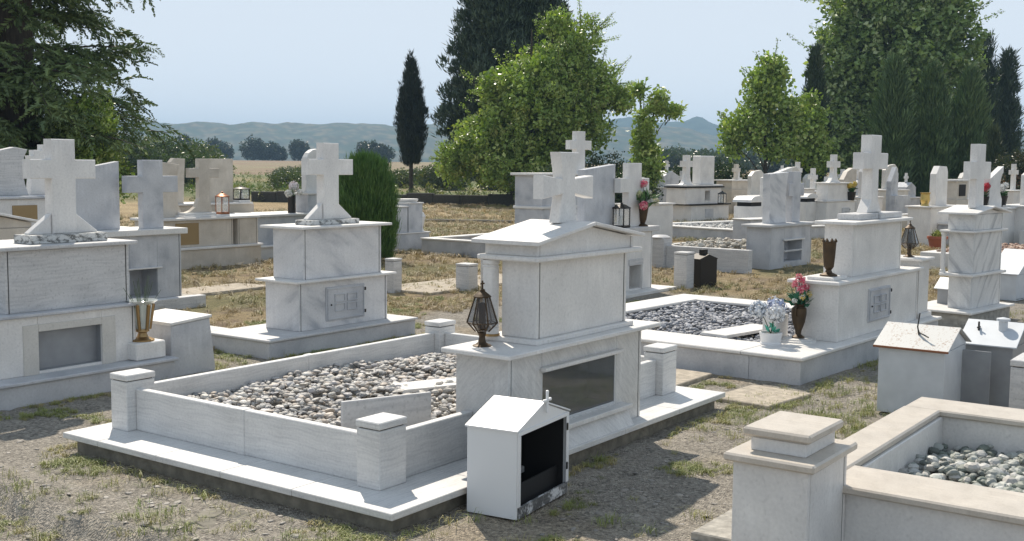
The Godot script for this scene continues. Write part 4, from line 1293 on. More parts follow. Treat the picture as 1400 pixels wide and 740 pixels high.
# six-sided lantern widening downwards on a foot, h tall
func hex_lantern(at: Vector3, h: float, label: String, metal: Material, glass: Material) -> void:
	var t := thing("grave_lantern", label, "lantern", at)
	turned(t, "foot", [[0.0, 0.0], [0.19, 0.0], [0.19, 0.012], [0.13, 0.03], [0.08, 0.06], [0.06, 0.14], [0.085, 0.2], [0.07, 0.22], [0.0, 0.22]].map(func(p): return [p[0] * h * 0.78, p[1] * h]), metal, Vector3.ZERO, 12)
	var rb := 0.1 * h
	var rw := 0.235 * h
	var rt := 0.11 * h
	var yb := 0.22 * h
	var yw := 0.36 * h
	var yt := 0.76 * h
	for i in 6:
		var a0 := TAU * i / 6.0
		var a1 := TAU * (i + 1) / 6.0
		var d0 := Vector3(cos(a0), 0, sin(a0))
		var d1 := Vector3(cos(a1), 0, sin(a1))
		var g := G.new()
		g.oquad(d0 * rb + Vector3(0, yb, 0), d1 * rb + Vector3(0, yb, 0), d1 * rw + Vector3(0, yw, 0), d0 * rw + Vector3(0, yw, 0), Vector3(0, yw, 0))
		part(t, "lower_pane", g, M.glass_smoke)
		g = G.new()
		g.oquad(d0 * rw + Vector3(0, yw, 0), d1 * rw + Vector3(0, yw, 0), d1 * rt + Vector3(0, yt, 0), d0 * rt + Vector3(0, yt, 0), Vector3(0, yw, 0))
		part(t, "pane", g, glass)
		g = G.new()
		g.tube([d0 * rb + Vector3(0, yb, 0), d0 * rw + Vector3(0, yw, 0), d0 * rt + Vector3(0, yt, 0)], [0.012 * h, 0.013 * h, 0.012 * h], 5)
		g.tube([d0 * rw + Vector3(0, yw, 0), d1 * rw + Vector3(0, yw, 0)], [0.01 * h, 0.01 * h], 5)
		g.tube([d0 * rt + Vector3(0, yt, 0), d1 * rt + Vector3(0, yt, 0)], [0.016 * h, 0.016 * h], 5)
		part(t, "cage_bar", g, metal)
	turned(t, "candle_tube", [[0.0, 0.24], [0.055, 0.24], [0.055, 0.66], [0.0, 0.67]].map(func(p): return [p[0] * h, p[1] * h]), metal, Vector3.ZERO, 10)
	turned(t, "lantern_roof", [[0.135, 0.75], [0.14, 0.765], [0.1, 0.8], [0.06, 0.83], [0.04, 0.845], [0.045, 0.86], [0.02, 0.88], [0.0, 0.885]].map(func(p): return [p[0] * h, p[1] * h]), metal, Vector3.ZERO, 12)
	small_cross(t, Vector3(0, 0.875 * h, 0), 0.13 * h, 0.09 * h, 0.012 * h, metal)

# box lantern with four glass sides and a pointed lid
func box_lantern(at: Vector3, w: float, h: float, label: String, metal: Material, turn := 0.0) -> void:
	var t := thing("grave_lantern", label, "lantern", at, turn)
	block(t, "lantern_base", [-w * 0.5, w * 0.5], [0, h * 0.1], [-w * 0.5, w * 0.5], metal, 0.006)
	for sx in [-1.0, 1.0]:
		for sz in [-1.0, 1.0]:
			block(t, "corner_bar", [sx * w * 0.4, sx * w * 0.48], [h * 0.1, h * 0.75], [sz * w * 0.4, sz * w * 0.48], metal, 0.002)
	for s in [-1.0, 1.0]:
		block(t, "pane", [-w * 0.39, w * 0.39], [h * 0.1, h * 0.74], [s * w * 0.43, s * w * 0.45], M.glass_clear, 0.0)
		block(t, "pane", [s * w * 0.43, s * w * 0.45], [h * 0.1, h * 0.74], [-w * 0.39, w * 0.39], M.glass_clear, 0.0)
	turned(t, "candle", [[0.0, h * 0.1], [w * 0.17, h * 0.1], [w * 0.17, h * 0.45], [0.0, h * 0.46]], M.wax, Vector3.ZERO, 10)
	turned(t, "lantern_roof", [[w * 0.72, h * 0.75], [w * 0.7, h * 0.79], [w * 0.3, h * 0.9], [w * 0.1, h * 0.93], [w * 0.1, h * 0.98], [0.0, h]], metal, Vector3.ZERO, 4).rotation.y = PI / 4

func petals(g: G, at: Vector3, r: float, cnt: int, cols: Array, sz: float) -> void:
	g.use_col = true
	for i in cnt:
		var d := Vector3(rng.randfn(), rng.randfn(), rng.randfn()).normalized()
		var p := at + d * r * rng.randf_range(0.45, 1.0)
		var u := d.cross(Vector3(rng.randfn(), rng.randfn(), rng.randfn())).normalized()
		var w := d.cross(u)
		var s := sz * rng.randf_range(0.7, 1.2)
		g.col = (cols[rng.randi() % cols.size()] as Color) * rng.randf_range(0.8, 1.1)
		var lift := d * s * 0.35
		g.tri(p - u * s * 0.7, p + w * s * 0.7 + lift, p + u * s * 0.7)
		g.tri(p - u * s * 0.7, p + u * s * 0.7, p - w * s * 0.7 + lift)

func leaf(g: G, base: Vector3, dir: Vector3, length: float, width: float, c: Color) -> void:
	g.use_col = true
	g.col = c
	var s := dir.cross(Vector3(rng.randfn(), rng.randfn(), rng.randfn())).normalized() * width * 0.5
	var k := dir.cross(s).normalized() * width * 0.18
	g.tri(base, base + dir * length * 0.45 + s + k, base + dir * length)
	g.tri(base, base + dir * length, base + dir * length * 0.45 - s + k)

# a bunch standing in something: heads = [[offset, radius, colours]...]
func bunch(at: Vector3, label: String, category: String, heads: Array, leaves: int, leaf_c: Color, y0: float, spread: float, group := "") -> Node3D:
	var t := thing("flower_bunch", label, category, at, 0.0, group)
	for h in heads:
		var g := G.new()
		petals(g, h[0], h[1], int(clampf(h[1] * 3600.0, 70.0, 320.0)), h[2], h[1] * 0.3)
		part(t, "blossom", g, M.petal)
		g = G.new()
		g.tube([Vector3(0, y0, 0), Vector3(h[0].x * 0.5, y0 + (h[0].y - y0) * 0.6, h[0].z * 0.5), h[0]], [0.004, 0.003, 0.003], 4)
		part(t, "stem", g, M.stem)
	var g := G.new()
	for i in leaves:
		var d := Vector3(rng.randfn() * 0.6, rng.randf_range(0.1, 1.0), rng.randfn() * 0.6).normalized()
		leaf(g, Vector3(rng.randfn() * 0.2, rng.randf_range(0.0, 0.6), rng.randfn() * 0.2) * spread + Vector3(0, y0, 0), d, spread * rng.randf_range(0.4, 0.8), spread * 0.25, leaf_c * rng.randf_range(0.6, 1.4))
	part(t, "leaves", g, M.petal).set_meta("kind", "stuff")
	return t

func metal_shrine(at: Vector3, turn: float, w: float, d: float, ye: float, ya: float, wall: Material, roof: Material, label: String, open: bool, cross_m: Material, over := 0.03) -> Node3D:
	var t := thing("metal_shrine", label, "shrine", at, turn)
	var th := 0.012
	var y0 := 0.0
	block(t, "side_wall", [0, th], [y0, ye], [0, -d], wall, 0.002)
	block(t, "side_wall", [w - th, w], [y0, ye], [0, -d], wall, 0.002)
	slab(t, "back_wall", [Vector2(th, y0), Vector2(w - th, y0), Vector2(w - th, ye), Vector2(w * 0.5, ya), Vector2(th, ye)], -d, -d + th, M.soot_shade_black if open else wall, 0.002)
	block(t, "floor_plate", [th, w - th], [y0, y0 + th], [0, -d + th], M.soot_shade_black if open else wall, 0.002)
	slab(t, "gable", [Vector2(th, ye - 0.02), Vector2(w - th, ye - 0.02), Vector2(w - th, ye), Vector2(w * 0.5, ya), Vector2(th, ye)], -th, 0.0, wall, 0.002)
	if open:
		block(t, "lining", [th, th + 0.004], [y0 + th, ye], [-0.02, -d + th], M.soot_shade_black, 0.001)
		block(t, "lining", [w - th - 0.004, w - th], [y0 + th, ye], [-0.02, -d + th], M.soot_shade_black, 0.001)
		block(t, "threshold", [th, w - th], [y0 + th, y0 + 0.13], [-0.05, -0.06], M.soot_shade_black, 0.002)
		block(t, "sill_plate", [th + 0.002, w - th - 0.002], [y0 + 0.0, y0 + 0.055], [0.006, -0.006], M.scorched_paint, 0.002)
		block(t, "door_frame", [0.002, 0.03], [y0 + 0.056, ye - 0.022], [0.006, 0.0005], wall, 0.002)
		block(t, "door_frame", [w - 0.03, w - 0.002], [y0 + 0.056, ye - 0.022], [0.006, 0.0005], wall, 0.002)
		block(t, "door_frame", [0.002, w - 0.002], [ye - 0.021, ye - 0.003], [0.006, 0.0005], wall, 0.002)
		for yy in [0.3, 0.78]:
			block(t, "hinge", [w - 0.034, w - 0.022], [y0 + ye * yy, y0 + ye * yy + 0.035], [0.012, 0.0065], M.dark_metal, 0.001)
	else:
		block(t, "door", [th + 0.003, w - th - 0.003], [y0 + 0.02, ye - 0.023], [0.0, -th], wall, 0.002)
	pitched(t, -over, w + over, ye - over * (ya - ye) / (w * 0.5) + 0.001, ya + 0.001, over, -d - over, 0.008, roof, 0.002)
	if cross_m:
		small_cross(t, Vector3(w * 0.5, ya - 0.045, over + 0.008), 0.1, 0.06, 0.006, cross_m, true)
	return t

func make_goods() -> void:
	# shrines
	var s := metal_shrine(Vector3(4.06, 0, -2.875), -7.0, 0.53, 0.262, 0.405, 0.492, M.white_paint, M.white_paint, "open fronted white metal shrine with sooty black interior and small cross", true, M.white_paint, 0.008)
	s.get_child(0).set_meta("label", "plain white painted side")
	var s2 := metal_shrine(Vector3(7.4, 0, -1.9), 0.0, 0.52, 0.42, 0.45, 0.56, M.grey_sheet, M.rusty_sheet, "grey sheet metal shrine with rusty pitched roof and bent wire cross", false, null)
	var wire := G.new()
	wire.tube([Vector3(0.13, 0.5, -0.2), Vector3(0.12, 0.57, -0.21), Vector3(0.125, 0.66, -0.2)], [0.005, 0.005, 0.004], 5)
	wire.tube([Vector3(0.05, 0.515, -0.12), Vector3(0.13, 0.53, -0.2), Vector3(0.17, 0.545, -0.22)], [0.005, 0.005, 0.004], 5)
	part(s2, "wire_cross", wire, M.dark_metal)
	block(s2, "roof_edge", [-0.036, -0.026], [0.432, 0.446], [0.03, -0.45], M.rust, 0.002)
	var s3 := metal_shrine(Vector3(8.0, 0, -1.62), 0.0, 0.5, 0.32, 0.43, 0.55, M.grey_sheet_dark, M.grey_sheet, "dark grey metal shrine with pale pitched roof and an open side door", false, null)
	turned(s3, "chimney", [[0.0, 0.5], [0.03, 0.5], [0.03, 0.57], [0.045, 0.575], [0.045, 0.59], [0.0, 0.6]], M.grey_sheet, Vector3(0.16, 0, -0.1), 12)
	block(s3, "side_door", [-0.16, -0.15], [0.04, 0.4], [-0.1, -0.3], M.grey_sheet_dark, 0.002)
	block(s3, "side_door", [-0.149, -0.005], [0.04, 0.06], [-0.29, -0.3], M.grey_sheet_dark, 0.002)
	small_cross(s3, Vector3(0.13, 0.46, -0.25), 0.1, 0.06, 0.006, M.dark_metal)
	var s4 := thing("marble_post", "pale marble post at the border beside the dark grey shrine", "post", Vector3(7.35, 0, -1.36))
	post(s4, 0.0, 0.35, 0.0, -0.14, -0.05, 0.44, 0.04, M.marble_old)
	metal_shrine(Vector3(12.55, 0, -3.12), 8.0, 0.26, 0.22, 0.33, 0.42, M.grey_sheet_dark, M.grey_sheet, "narrow grey metal shrine squeezed beside the tall pillar tomb", false, null)
	metal_shrine(Vector3(14.75, 0, -2.98), 8.0, 0.9, 0.3, 0.34, 0.6, M.grey_sheet, M.grey_sheet, "bluish grey metal shrine with broad sloping lid behind the pillar tomb", false, null)
	metal_shrine(Vector3(30.0, 0, -15.75), -20.0, 0.55, 0.4, 0.36, 0.5, M.brown_sheet, M.tile_red, "small brown metal shrine with reddish roof by the black trimmed tomb", true, null)
	var bs := thing("metal_shrine", "black metal shrine with peaked top beside a white marble post", "shrine", Vector3(13.72, 0, -6.72), 20.0)
	slab(bs, "body", [Vector2(0, 0), Vector2(0.3, 0), Vector2(0.3, 0.36), Vector2(0.32, 0.37), Vector2(0.15, 0.43), Vector2(-0.02, 0.37), Vector2(0, 0.36)], -0.25, 0.0, M.dark_metal, 0.004)
	block(bs, "finial", [0.11, 0.2], [0.41, 0.49], [-0.08, -0.16], M.dark_metal, 0.004)
	# lanterns
	hex_lantern(Vector3(4.62, 0.665, -3.5), 0.34, "brown hexagonal lantern with smoked glass on the shelf of the gabled tomb", M.bronze, M.glass_smoke)
	hex_lantern(Vector3(10.87, 0.77, -3.16), 0.36, "bronze hexagonal lantern on the lamp pillar of the blue grey gravel tomb", M.bronze, M.glass_dark)
	box_lantern(Vector3(11.82, 0.79, -14.12), 0.16, 0.36, "copper coloured glass lantern beside the beige flared cross", M.copper)
	box_lantern(Vector3(13.4, 0.95, -15.5), 0.22, 0.25, "square black lantern on the beige tomb with two headstones", M.dark_metal)
	box_lantern(Vector3(12.27, 0.835, -7.12), 0.17, 0.32, "black lantern with white candle beside the slanted headstone", M.dark_metal)
	box_lantern(Vector3(30.9, 0.51, -14.5), 0.2, 0.4, "white candle lantern at the foot of the black trimmed tomb", M.dark_metal)
	box_lantern(Vector3(28.4, 0.615, -15.8), 0.22, 0.42, "dark lantern on the low white block tomb", M.dark_metal)
	# vases
	var v := thing("vase", "slim bronze vase with pierced crown on the shelf corner of the gravel tomb", "vase", Vector3(8.98, 0.722, -3.25))
	turned(v, "vase_body", [[0.0, 0.0], [0.07, 0.0], [0.07, 0.012], [0.03, 0.03], [0.022, 0.05], [0.04, 0.075], [0.048, 0.16], [0.055, 0.28], [0.05, 0.28], [0.03, 0.1], [0.0, 0.1]], M.bronze, Vector3.ZERO, 16)
	for i in 8:
		var a := TAU * i / 8.0
		turned(v, "crown_point", [[0.0, 0.275], [0.012, 0.28], [0.012, 0.292], [0.0, 0.31]], M.bronze, Vector3(cos(a) * 0.052, 0, sin(a) * 0.052), 6)
	v = thing("vase", "bronze two handled urn holding pink roses on a round marble plate", "vase", Vector3(8.72, 0.228, -3.39))
	turned(v, "vase_body", [[0.0, 0.0], [0.05, 0.0], [0.05, 0.01], [0.022, 0.03], [0.026, 0.06], [0.05, 0.13], [0.062, 0.2], [0.06, 0.24], [0.035, 0.262], [0.046, 0.28], [0.04, 0.28], [0.03, 0.26], [0.0, 0.25]], M.bronze, Vector3.ZERO, 18)
	for sgn in [-1.0, 1.0]:
		var g := G.new()
		g.tube([Vector3(sgn * 0.04, 0.265, 0), Vector3(sgn * 0.075, 0.25, 0), Vector3(sgn * 0.075, 0.21, 0), Vector3(sgn * 0.06, 0.18, 0)], [0.007, 0.007, 0.007, 0.007], 6)
		part(v, "handle", g, M.bronze)
	var pink := [Color(0.75, 0.1, 0.2), Color(0.8, 0.25, 0.3), Color(0.8, 0.45, 0.45)]
	var heads := []
	for p in [[0, 0.2, 0.02], [-0.05, 0.13, 0.03], [0.06, 0.14, 0.03], [0.02, 0.16, -0.05], [0.09, 0.11, -0.02], [-0.02, 0.22, 0.0]]:
		heads.append([Vector3(p[0], p[1], p[2]), 0.034, pink])
	heads.append([Vector3(0.06, 0.08, 0.06), 0.028, [Color(0.75, 0.6, 0.15), Color(0.8, 0.7, 0.4)]])
	heads.append([Vector3(-0.07, 0.07, 0.05), 0.028, [Color(0.75, 0.55, 0.1), Color(0.75, 0.72, 0.6)]])
	heads.append([Vector3(0.1, 0.03, 0.05), 0.026, [Color(0.75, 0.75, 0.7)]])
	heads.append([Vector3(-0.1, 0.04, 0.0), 0.026, [Color(0.75, 0.75, 0.7)]])
	bunch(Vector3(8.72, 0.5, -3.39), "pink and yellow artificial roses in the bronze urn", "flowers", heads, 60, Color(0.02, 0.12, 0.06), -0.02, 0.14)
	# white pot with hydrangeas
	v = thing("flower_pot", "small round white pot on the coping of the blue grey gravel plot", "pot", Vector3(8.42, 0.204, -3.5))
	turned(v, "pot_body", [[0.0, 0.0], [0.085, 0.0], [0.085, 0.01], [0.078, 0.02], [0.09, 0.085], [0.09, 0.095], [0.08, 0.095], [0.07, 0.02], [0.0, 0.02]], M.plastic_white, Vector3.ZERO, 20)
	turned(v, "pot_soil", [[0.0, 0.08], [0.078, 0.08]], M.concrete_dark, Vector3.ZERO, 20)
	var hyd := [Color(0.5, 0.56, 0.72), Color(0.66, 0.7, 0.78), Color(0.74, 0.75, 0.78), Color(0.42, 0.48, 0.68)]
	bunch(Vector3(8.42, 0.284, -3.5), "pale blue and white artificial hydrangeas in the white pot", "flowers", [[Vector3(0.13, 0.2, -0.02), 0.085, hyd], [Vector3(-0.06, 0.17, 0.06), 0.075, [Color(0.7, 0.72, 0.75), Color(0.76, 0.77, 0.78)]], [Vector3(-0.02, 0.19, -0.1), 0.075, [Color(0.72, 0.74, 0.76), Color(0.6, 0.66, 0.74)]]], 10, Color(0.1, 0.42, 0.32), 0.0, 0.12)
	# glass vase on the left tomb
	v = thing("vase", "cut glass vase in a brown metal stand on the ledge of the weathered tomb", "vase", Vector3(5.1, 0.29, -7.0))
	turned(v, "stand_foot", [[0.0, 0.0], [0.085, 0.0], [0.085, 0.01], [0.04, 0.03], [0.03, 0.06], [0.05, 0.07], [0.045, 0.09], [0.0, 0.09]], M.brass, Vector3.ZERO, 16)
	turned(v, "vase_body", [[0.0, 0.09], [0.05, 0.09], [0.075, 0.27], [0.115, 0.3], [0.11, 0.302], [0.07, 0.275], [0.045, 0.1], [0.0, 0.1]], M.glass_pale, Vector3.ZERO, 14)
	for i in 6:
		var a := TAU * (i + 0.5) / 6.0
		var g := G.new()
		g.tube([Vector3(cos(a) * 0.052, 0.085, sin(a) * 0.052), Vector3(cos(a) * 0.08, 0.27, sin(a) * 0.08)], [0.012, 0.014], 5)
		part(v, "stand_rib", g, M.brass)
	block(v, "marble_plate", [-0.13, 0.13], [-0.128, -0.001], [-0.1, 0.1], M.marble_plain, 0.008)
	var sprig := thing("plant_sprig", "thin dry green sprig standing in the cut glass vase", "plant", Vector3(5.1, 0.4, -7.0))
	for i in 16:
		var g := G.new()
		g.use_col = true
		g.col = Color(0.1, 0.14, 0.07)
		var e := Vector3(rng.randfn() * 0.07, rng.randf_range(0.25, 0.38), rng.randfn() * 0.07)
		g.tube([Vector3.ZERO, e * 0.5 + Vector3(0, 0.03, 0), e], [0.003, 0.0025, 0.002], 4)
		part(sprig, "twig", g, M.blade)
	# brass vase and plant behind the slant headstone
	v = thing("vase", "tall brass vase behind the grey plain cross", "vase", Vector3(8.12, 0.8, -11.9))
	turned(v, "vase_body", [[0.0, 0.0], [0.08, 0.0], [0.03, 0.04], [0.05, 0.12], [0.08, 0.3], [0.1, 0.44], [0.09, 0.44], [0.0, 0.2]], M.brass, Vector3.ZERO, 14)
	var pedestal := thing("marble_block", "pale block tomb carrying the tall brass vase", "block", Vector3(7.8, 0, -11.8))
	block(pedestal, "block_body", [-0.1, 0.75], [-0.1, 0.775], [0.15, -0.4], M.marble_beige, 0.006)
	block(pedestal, "block_top", [-0.13, 0.78], [0.777, 0.8], [0.18, -0.43], M.marble_plain, 0.004)
	# black vase with white flowers
	v = thing("vase", "black cylindrical vase on the low white tomb with arched headstone", "vase", Vector3(13.75, 0.74, -14.6))
	turned(v, "vase_body", [[0.0, 0.0], [0.07, 0.0], [0.065, 0.3], [0.055, 0.3], [0.05, 0.02], [0.0, 0.02]], M.dark_metal, Vector3.ZERO, 14)
	bunch(Vector3(13.75, 1.0, -14.6), "white artificial flowers in the black cylindrical vase", "flowers", [[Vector3(0.05, 0.2, 0), 0.09, [Color(0.75, 0.73, 0.72), Color(0.7, 0.62, 0.65)]], [Vector3(-0.12, 0.08, 0.05), 0.07, [Color(0.76, 0.76, 0.72)]], [Vector3(0.1, 0.1, 0.1), 0.06, [Color(0.76, 0.76, 0.74)]]], 24, Color(0.12, 0.2, 0.08), 0.0, 0.16)
	# vase with mixed flowers by the plain cross
	v = thing("vase", "dark bronze vase beside the plain cross behind the gabled tomb", "vase", Vector3(12.78, 0.835, -7.1))
	turned(v, "vase_body", [[0.0, 0.0], [0.07, 0.0], [0.07, 0.015], [0.03, 0.035], [0.05, 0.09], [0.075, 0.25], [0.07, 0.25], [0.0, 0.1]], M.bronze, Vector3.ZERO, 14)
	bunch(Vector3(12.78, 1.05, -7.1), "white lilies and pink flowers in the dark bronze vase", "flowers", [[Vector3(0.0, 0.33, 0), 0.055, pink], [Vector3(-0.17, 0.06, 0.1), 0.06, pink], [Vector3(0.12, 0.2, 0), 0.06, [Color(0.75, 0.74, 0.66), Color(0.7, 0.7, 0.5)]], [Vector3(0.22, 0.1, 0.05), 0.06, [Color(0.7, 0.68, 0.45), Color(0.76, 0.75, 0.68)]], [Vector3(0.02, 0.12, 0.08), 0.05, [Color(0.75, 0.75, 0.7)]], [Vector3(-0.1, 0.2, 0), 0.05, [Color(0.6, 0.62, 0.35)]]], 70, Color(0.07, 0.15, 0.05), 0.0, 0.26)
	# far pots
	v = thing("vase", "golden vase beside the tall clipped corner stele", "vase", Vector3(24.2, 0.835, -6.75))
	turned(v, "vase_body", [[0.0, 0.0], [0.09, 0.0], [0.07, 0.04], [0.1, 0.12], [0.09, 0.24], [0.11, 0.28], [0.0, 0.26]], M.gold, Vector3.ZERO, 14)
	v = thing("flower_pot", "terracotta pot with low yellow green plant on the ground behind the lantern pillar", "pot", Vector3(23.2, 0.0, -6.2))
	turned(v, "pot_body", [[0.0, 0.0], [0.13, 0.0], [0.18, 0.22], [0.2, 0.22], [0.2, 0.27], [0.17, 0.27], [0.16, 0.2], [0.0, 0.2]], M.terracotta, Vector3.ZERO, 16)
	bunch(Vector3(23.2, 0.2, -6.2), "yellow green plant growing in the terracotta pot", "plant", [[Vector3(0.0, 0.08, 0), 0.08, [Color(0.3, 0.3, 0.06)]]], 60, Color(0.25, 0.3, 0.06), 0.0, 0.2)
	for a in [[23.0, 0.865, -5.35, "dark flower pot left of the concave headstone", "red artificial flowers left of the concave headstone", [Color(0.65, 0.05, 0.08)]], [24.1, 0.865, -5.25, "dark flower pot right of the concave headstone", "white artificial flowers right of the concave headstone", [Color(0.76, 0.76, 0.74)]], [28.75, 0.785, -9.9, "dark flower pot by the white flared cross tomb", "yellow artificial flowers by the white flared cross tomb", [Color(0.7, 0.5, 0.08), Color(0.75, 0.65, 0.2)]]]:
		v = thing("flower_pot", a[3], "pot", Vector3(a[0], a[1], a[2]))
		turned(v, "pot_body", [[0.0, 0.0], [0.1, 0.0], [0.14, 0.22], [0.12, 0.22], [0.0, 0.18]], M.dark_metal, Vector3.ZERO, 12)
		bunch(Vector3(a[0], a[1] + 0.18, a[2]), a[4], "flowers", [[Vector3(0.05, 0.16, 0), 0.08, a[5]], [Vector3(-0.1, 0.2, 0), 0.08, a[5]], [Vector3(0.14, 0.24, 0.05), 0.07, a[5]]], 40, Color(0.05, 0.12, 0.04), 0.0, 0.2)
	v = thing("vase", "small white stone vase at the side of the round capped pillar", "vase", Vector3(16.62, 0.325, -14.1))
	turned(v, "vase_body", [[0.0, 0.0], [0.07, 0.0], [0.05, 0.05], [0.08, 0.2], [0.1, 0.28], [0.06, 0.36], [0.0, 0.38]], M.marble_plain, Vector3.ZERO, 14)

# ---------------------------------------------------------------- trees
func cluster_mesh(cnt: int, r: float, length: float, width: float, up: float, r2: RandomNumberGenerator) -> ArrayMesh:
	var g := G.new()
	for i in cnt:
		var d := Vector3(r2.randfn(), r2.randfn() + up, r2.randfn()).normalized()
		var p := Vector3(r2.randfn(), r2.randfn(), r2.randfn()).normalized() * r * pow(r2.randf(), 0.5)
		var s := d.cross(Vector3(r2.randfn(), r2.randfn(), r2.randfn())).normalized() * width * 0.5 * r2.randf_range(0.7, 1.2)
		var k := d.cross(s).normalized() * width * 0.2
		var l := length * r2.randf_range(0.7, 1.25)
		g.tri(p, p + d * l * 0.45 + s + k, p + d * l)
		g.tri(p, p + d * l, p + d * l * 0.45 - s + k)
	return g.mesh()

# upright fan of thin scale sprays
func spray_mesh(cnt: int, h: float, spread: float, width: float, r2: RandomNumberGenerator) -> ArrayMesh:
	var g := G.new()
	for i in cnt:
		var d := Vector3(r2.randfn() * spread, 1.0, r2.randfn() * spread).normalized()
		var p := Vector3(r2.randfn(), r2.randfn() * 0.6, r2.randfn()) * h * 0.22
		var s := d.cross(Vector3(r2.randfn(), r2.randfn(), r2.randfn())).normalized() * width * 0.5
		var l := h * r2.randf_range(0.5, 1.1)
		g.tri(p - s * 0.5, p + d * l * 0.5 + s, p + d * l)
		g.tri(p - s * 0.5, p + d * l, p + d * l * 0.5 - s)
	return g.mesh()

func spin(r2: RandomNumberGenerator, s: float) -> Basis:
	return Basis(Vector3(r2.randfn(), r2.randfn(), r2.randfn()).normalized(), r2.randf() * TAU).scaled(Vector3.ONE * s)

func broadleaf(label: String, at: Vector3, blobs: Array, copies: int, leaf_len: float, leaf_w: float, per: int, r: float, cols: Array, trunk_r: float, gap: float, sd: int, called := "tree", low := 0.0, shoots := 0) -> Node3D:
	var r2 := RandomNumberGenerator.new()
	r2.seed = sd
	var t := thing(called, label, "tree", at)
	var nz := noise(sd, 0.55 / r, 2)
	var g := G.new()
	var top := 0.0
	for b in blobs:
		top = maxf(top, b[0].y)
	g.tube([Vector3(0, -0.2, 0), Vector3(0.05, top * 0.25, 0.03), Vector3(-0.05, top * 0.55, 0), Vector3(0, top, 0)], [trunk_r * 1.25, trunk_r, trunk_r * 0.7, trunk_r * 0.15], 9)
	part(t, "trunk", g, M.bark)
	g = G.new()
	for b in blobs:
		var c: Vector3 = b[0]
		var y0 := clampf(c.y * 0.45, top * 0.12, top * 0.8)
		g.tube([Vector3(0, y0, 0), Vector3(c.x * 0.45, lerpf(y0, c.y, 0.6), c.z * 0.45), c + Vector3(0, b[1].y * 0.3, 0)], [trunk_r * 0.5, trunk_r * 0.3, trunk_r * 0.06], 6)
		for k in 5:
			var d := Vector3(r2.randfn(), r2.randf_range(-0.2, 1.0), r2.randfn()).normalized()
			g.tube([c * 0.75 + Vector3(0, y0 * 0.25, 0), c + d * b[1] * 0.45, c + d * b[1] * 0.92], [trunk_r * 0.22, trunk_r * 0.12, trunk_r * 0.03], 5)
	part(t, "limbs", g, M.bark)
	var vol := 0.0
	for b in blobs:
		vol += pow(b[1].x * b[1].y * b[1].z, 0.75)
	var xf := []
	var cl := []
	for b in blobs:
		var want := int(copies * pow(b[1].x * b[1].y * b[1].z, 0.75) / vol)
		var made := 0
		var tries := 0
		while made < want and tries < want * 8:
			tries += 1
			var d := Vector3(r2.randfn(), r2.randfn(), r2.randfn()).normalized() * pow(r2.randf(), 0.42)
			var p: Vector3 = b[0] + d * b[1] * (1.0 + 0.25 * nz.get_noise_3d(b[0].x + d.x * 3.0, b[0].y + d.y * 3.0, d.z * 3.0))
			if nz.get_noise_3d(p.x, p.y, p.z) < gap or p.y < low:
				continue
			made += 1
			xf.append(Transform3D(spin(r2, r2.randf_range(0.7, 1.25)), p))
			var q: Color = (cols[0] as Color).lerp(cols[1], r2.randf())
			if r2.randf() < 0.12:
				q = q.lerp(cols[2], 0.7)
			cl.append(q * r2.randf_range(0.65, 1.3))
	# shoots that stand out of the outline
	g = G.new()
	for b in blobs:
		for k in shoots:
			var d := Vector3(r2.randfn(), r2.randf_range(-0.1, 1.1), r2.randfn()).normalized()
			var p0: Vector3 = b[0] + d * b[1] * 0.8
			var l: float = (b[1].x + b[1].y) * r2.randf_range(0.25, 0.62)
			var e := (d + Vector3(r2.randfn() * 0.3, r2.randf_range(-0.25, 0.6), r2.randfn() * 0.3)).normalized()
			g.tube([p0, p0 + e * l * 0.5, p0 + e * l], [0.02, 0.014, 0.006], 4)
			for j in 7:
				xf.append(Transform3D(spin(r2, r2.randf_range(0.3, 0.6) * (1.1 - 0.05 * j)), p0 + e * l * (0.1 + 0.14 * j)))
				cl.append((cols[0] as Color).lerp(cols[1], r2.randf()) * r2.randf_range(0.7, 1.3))
	if shoots > 0:
		part(t, "shoots", g, M.bark)
	mmi(t, "crown", cluster_mesh(per, r, leaf_len, leaf_w, 0.1, r2), xf, cl, M.leaf)
	return t

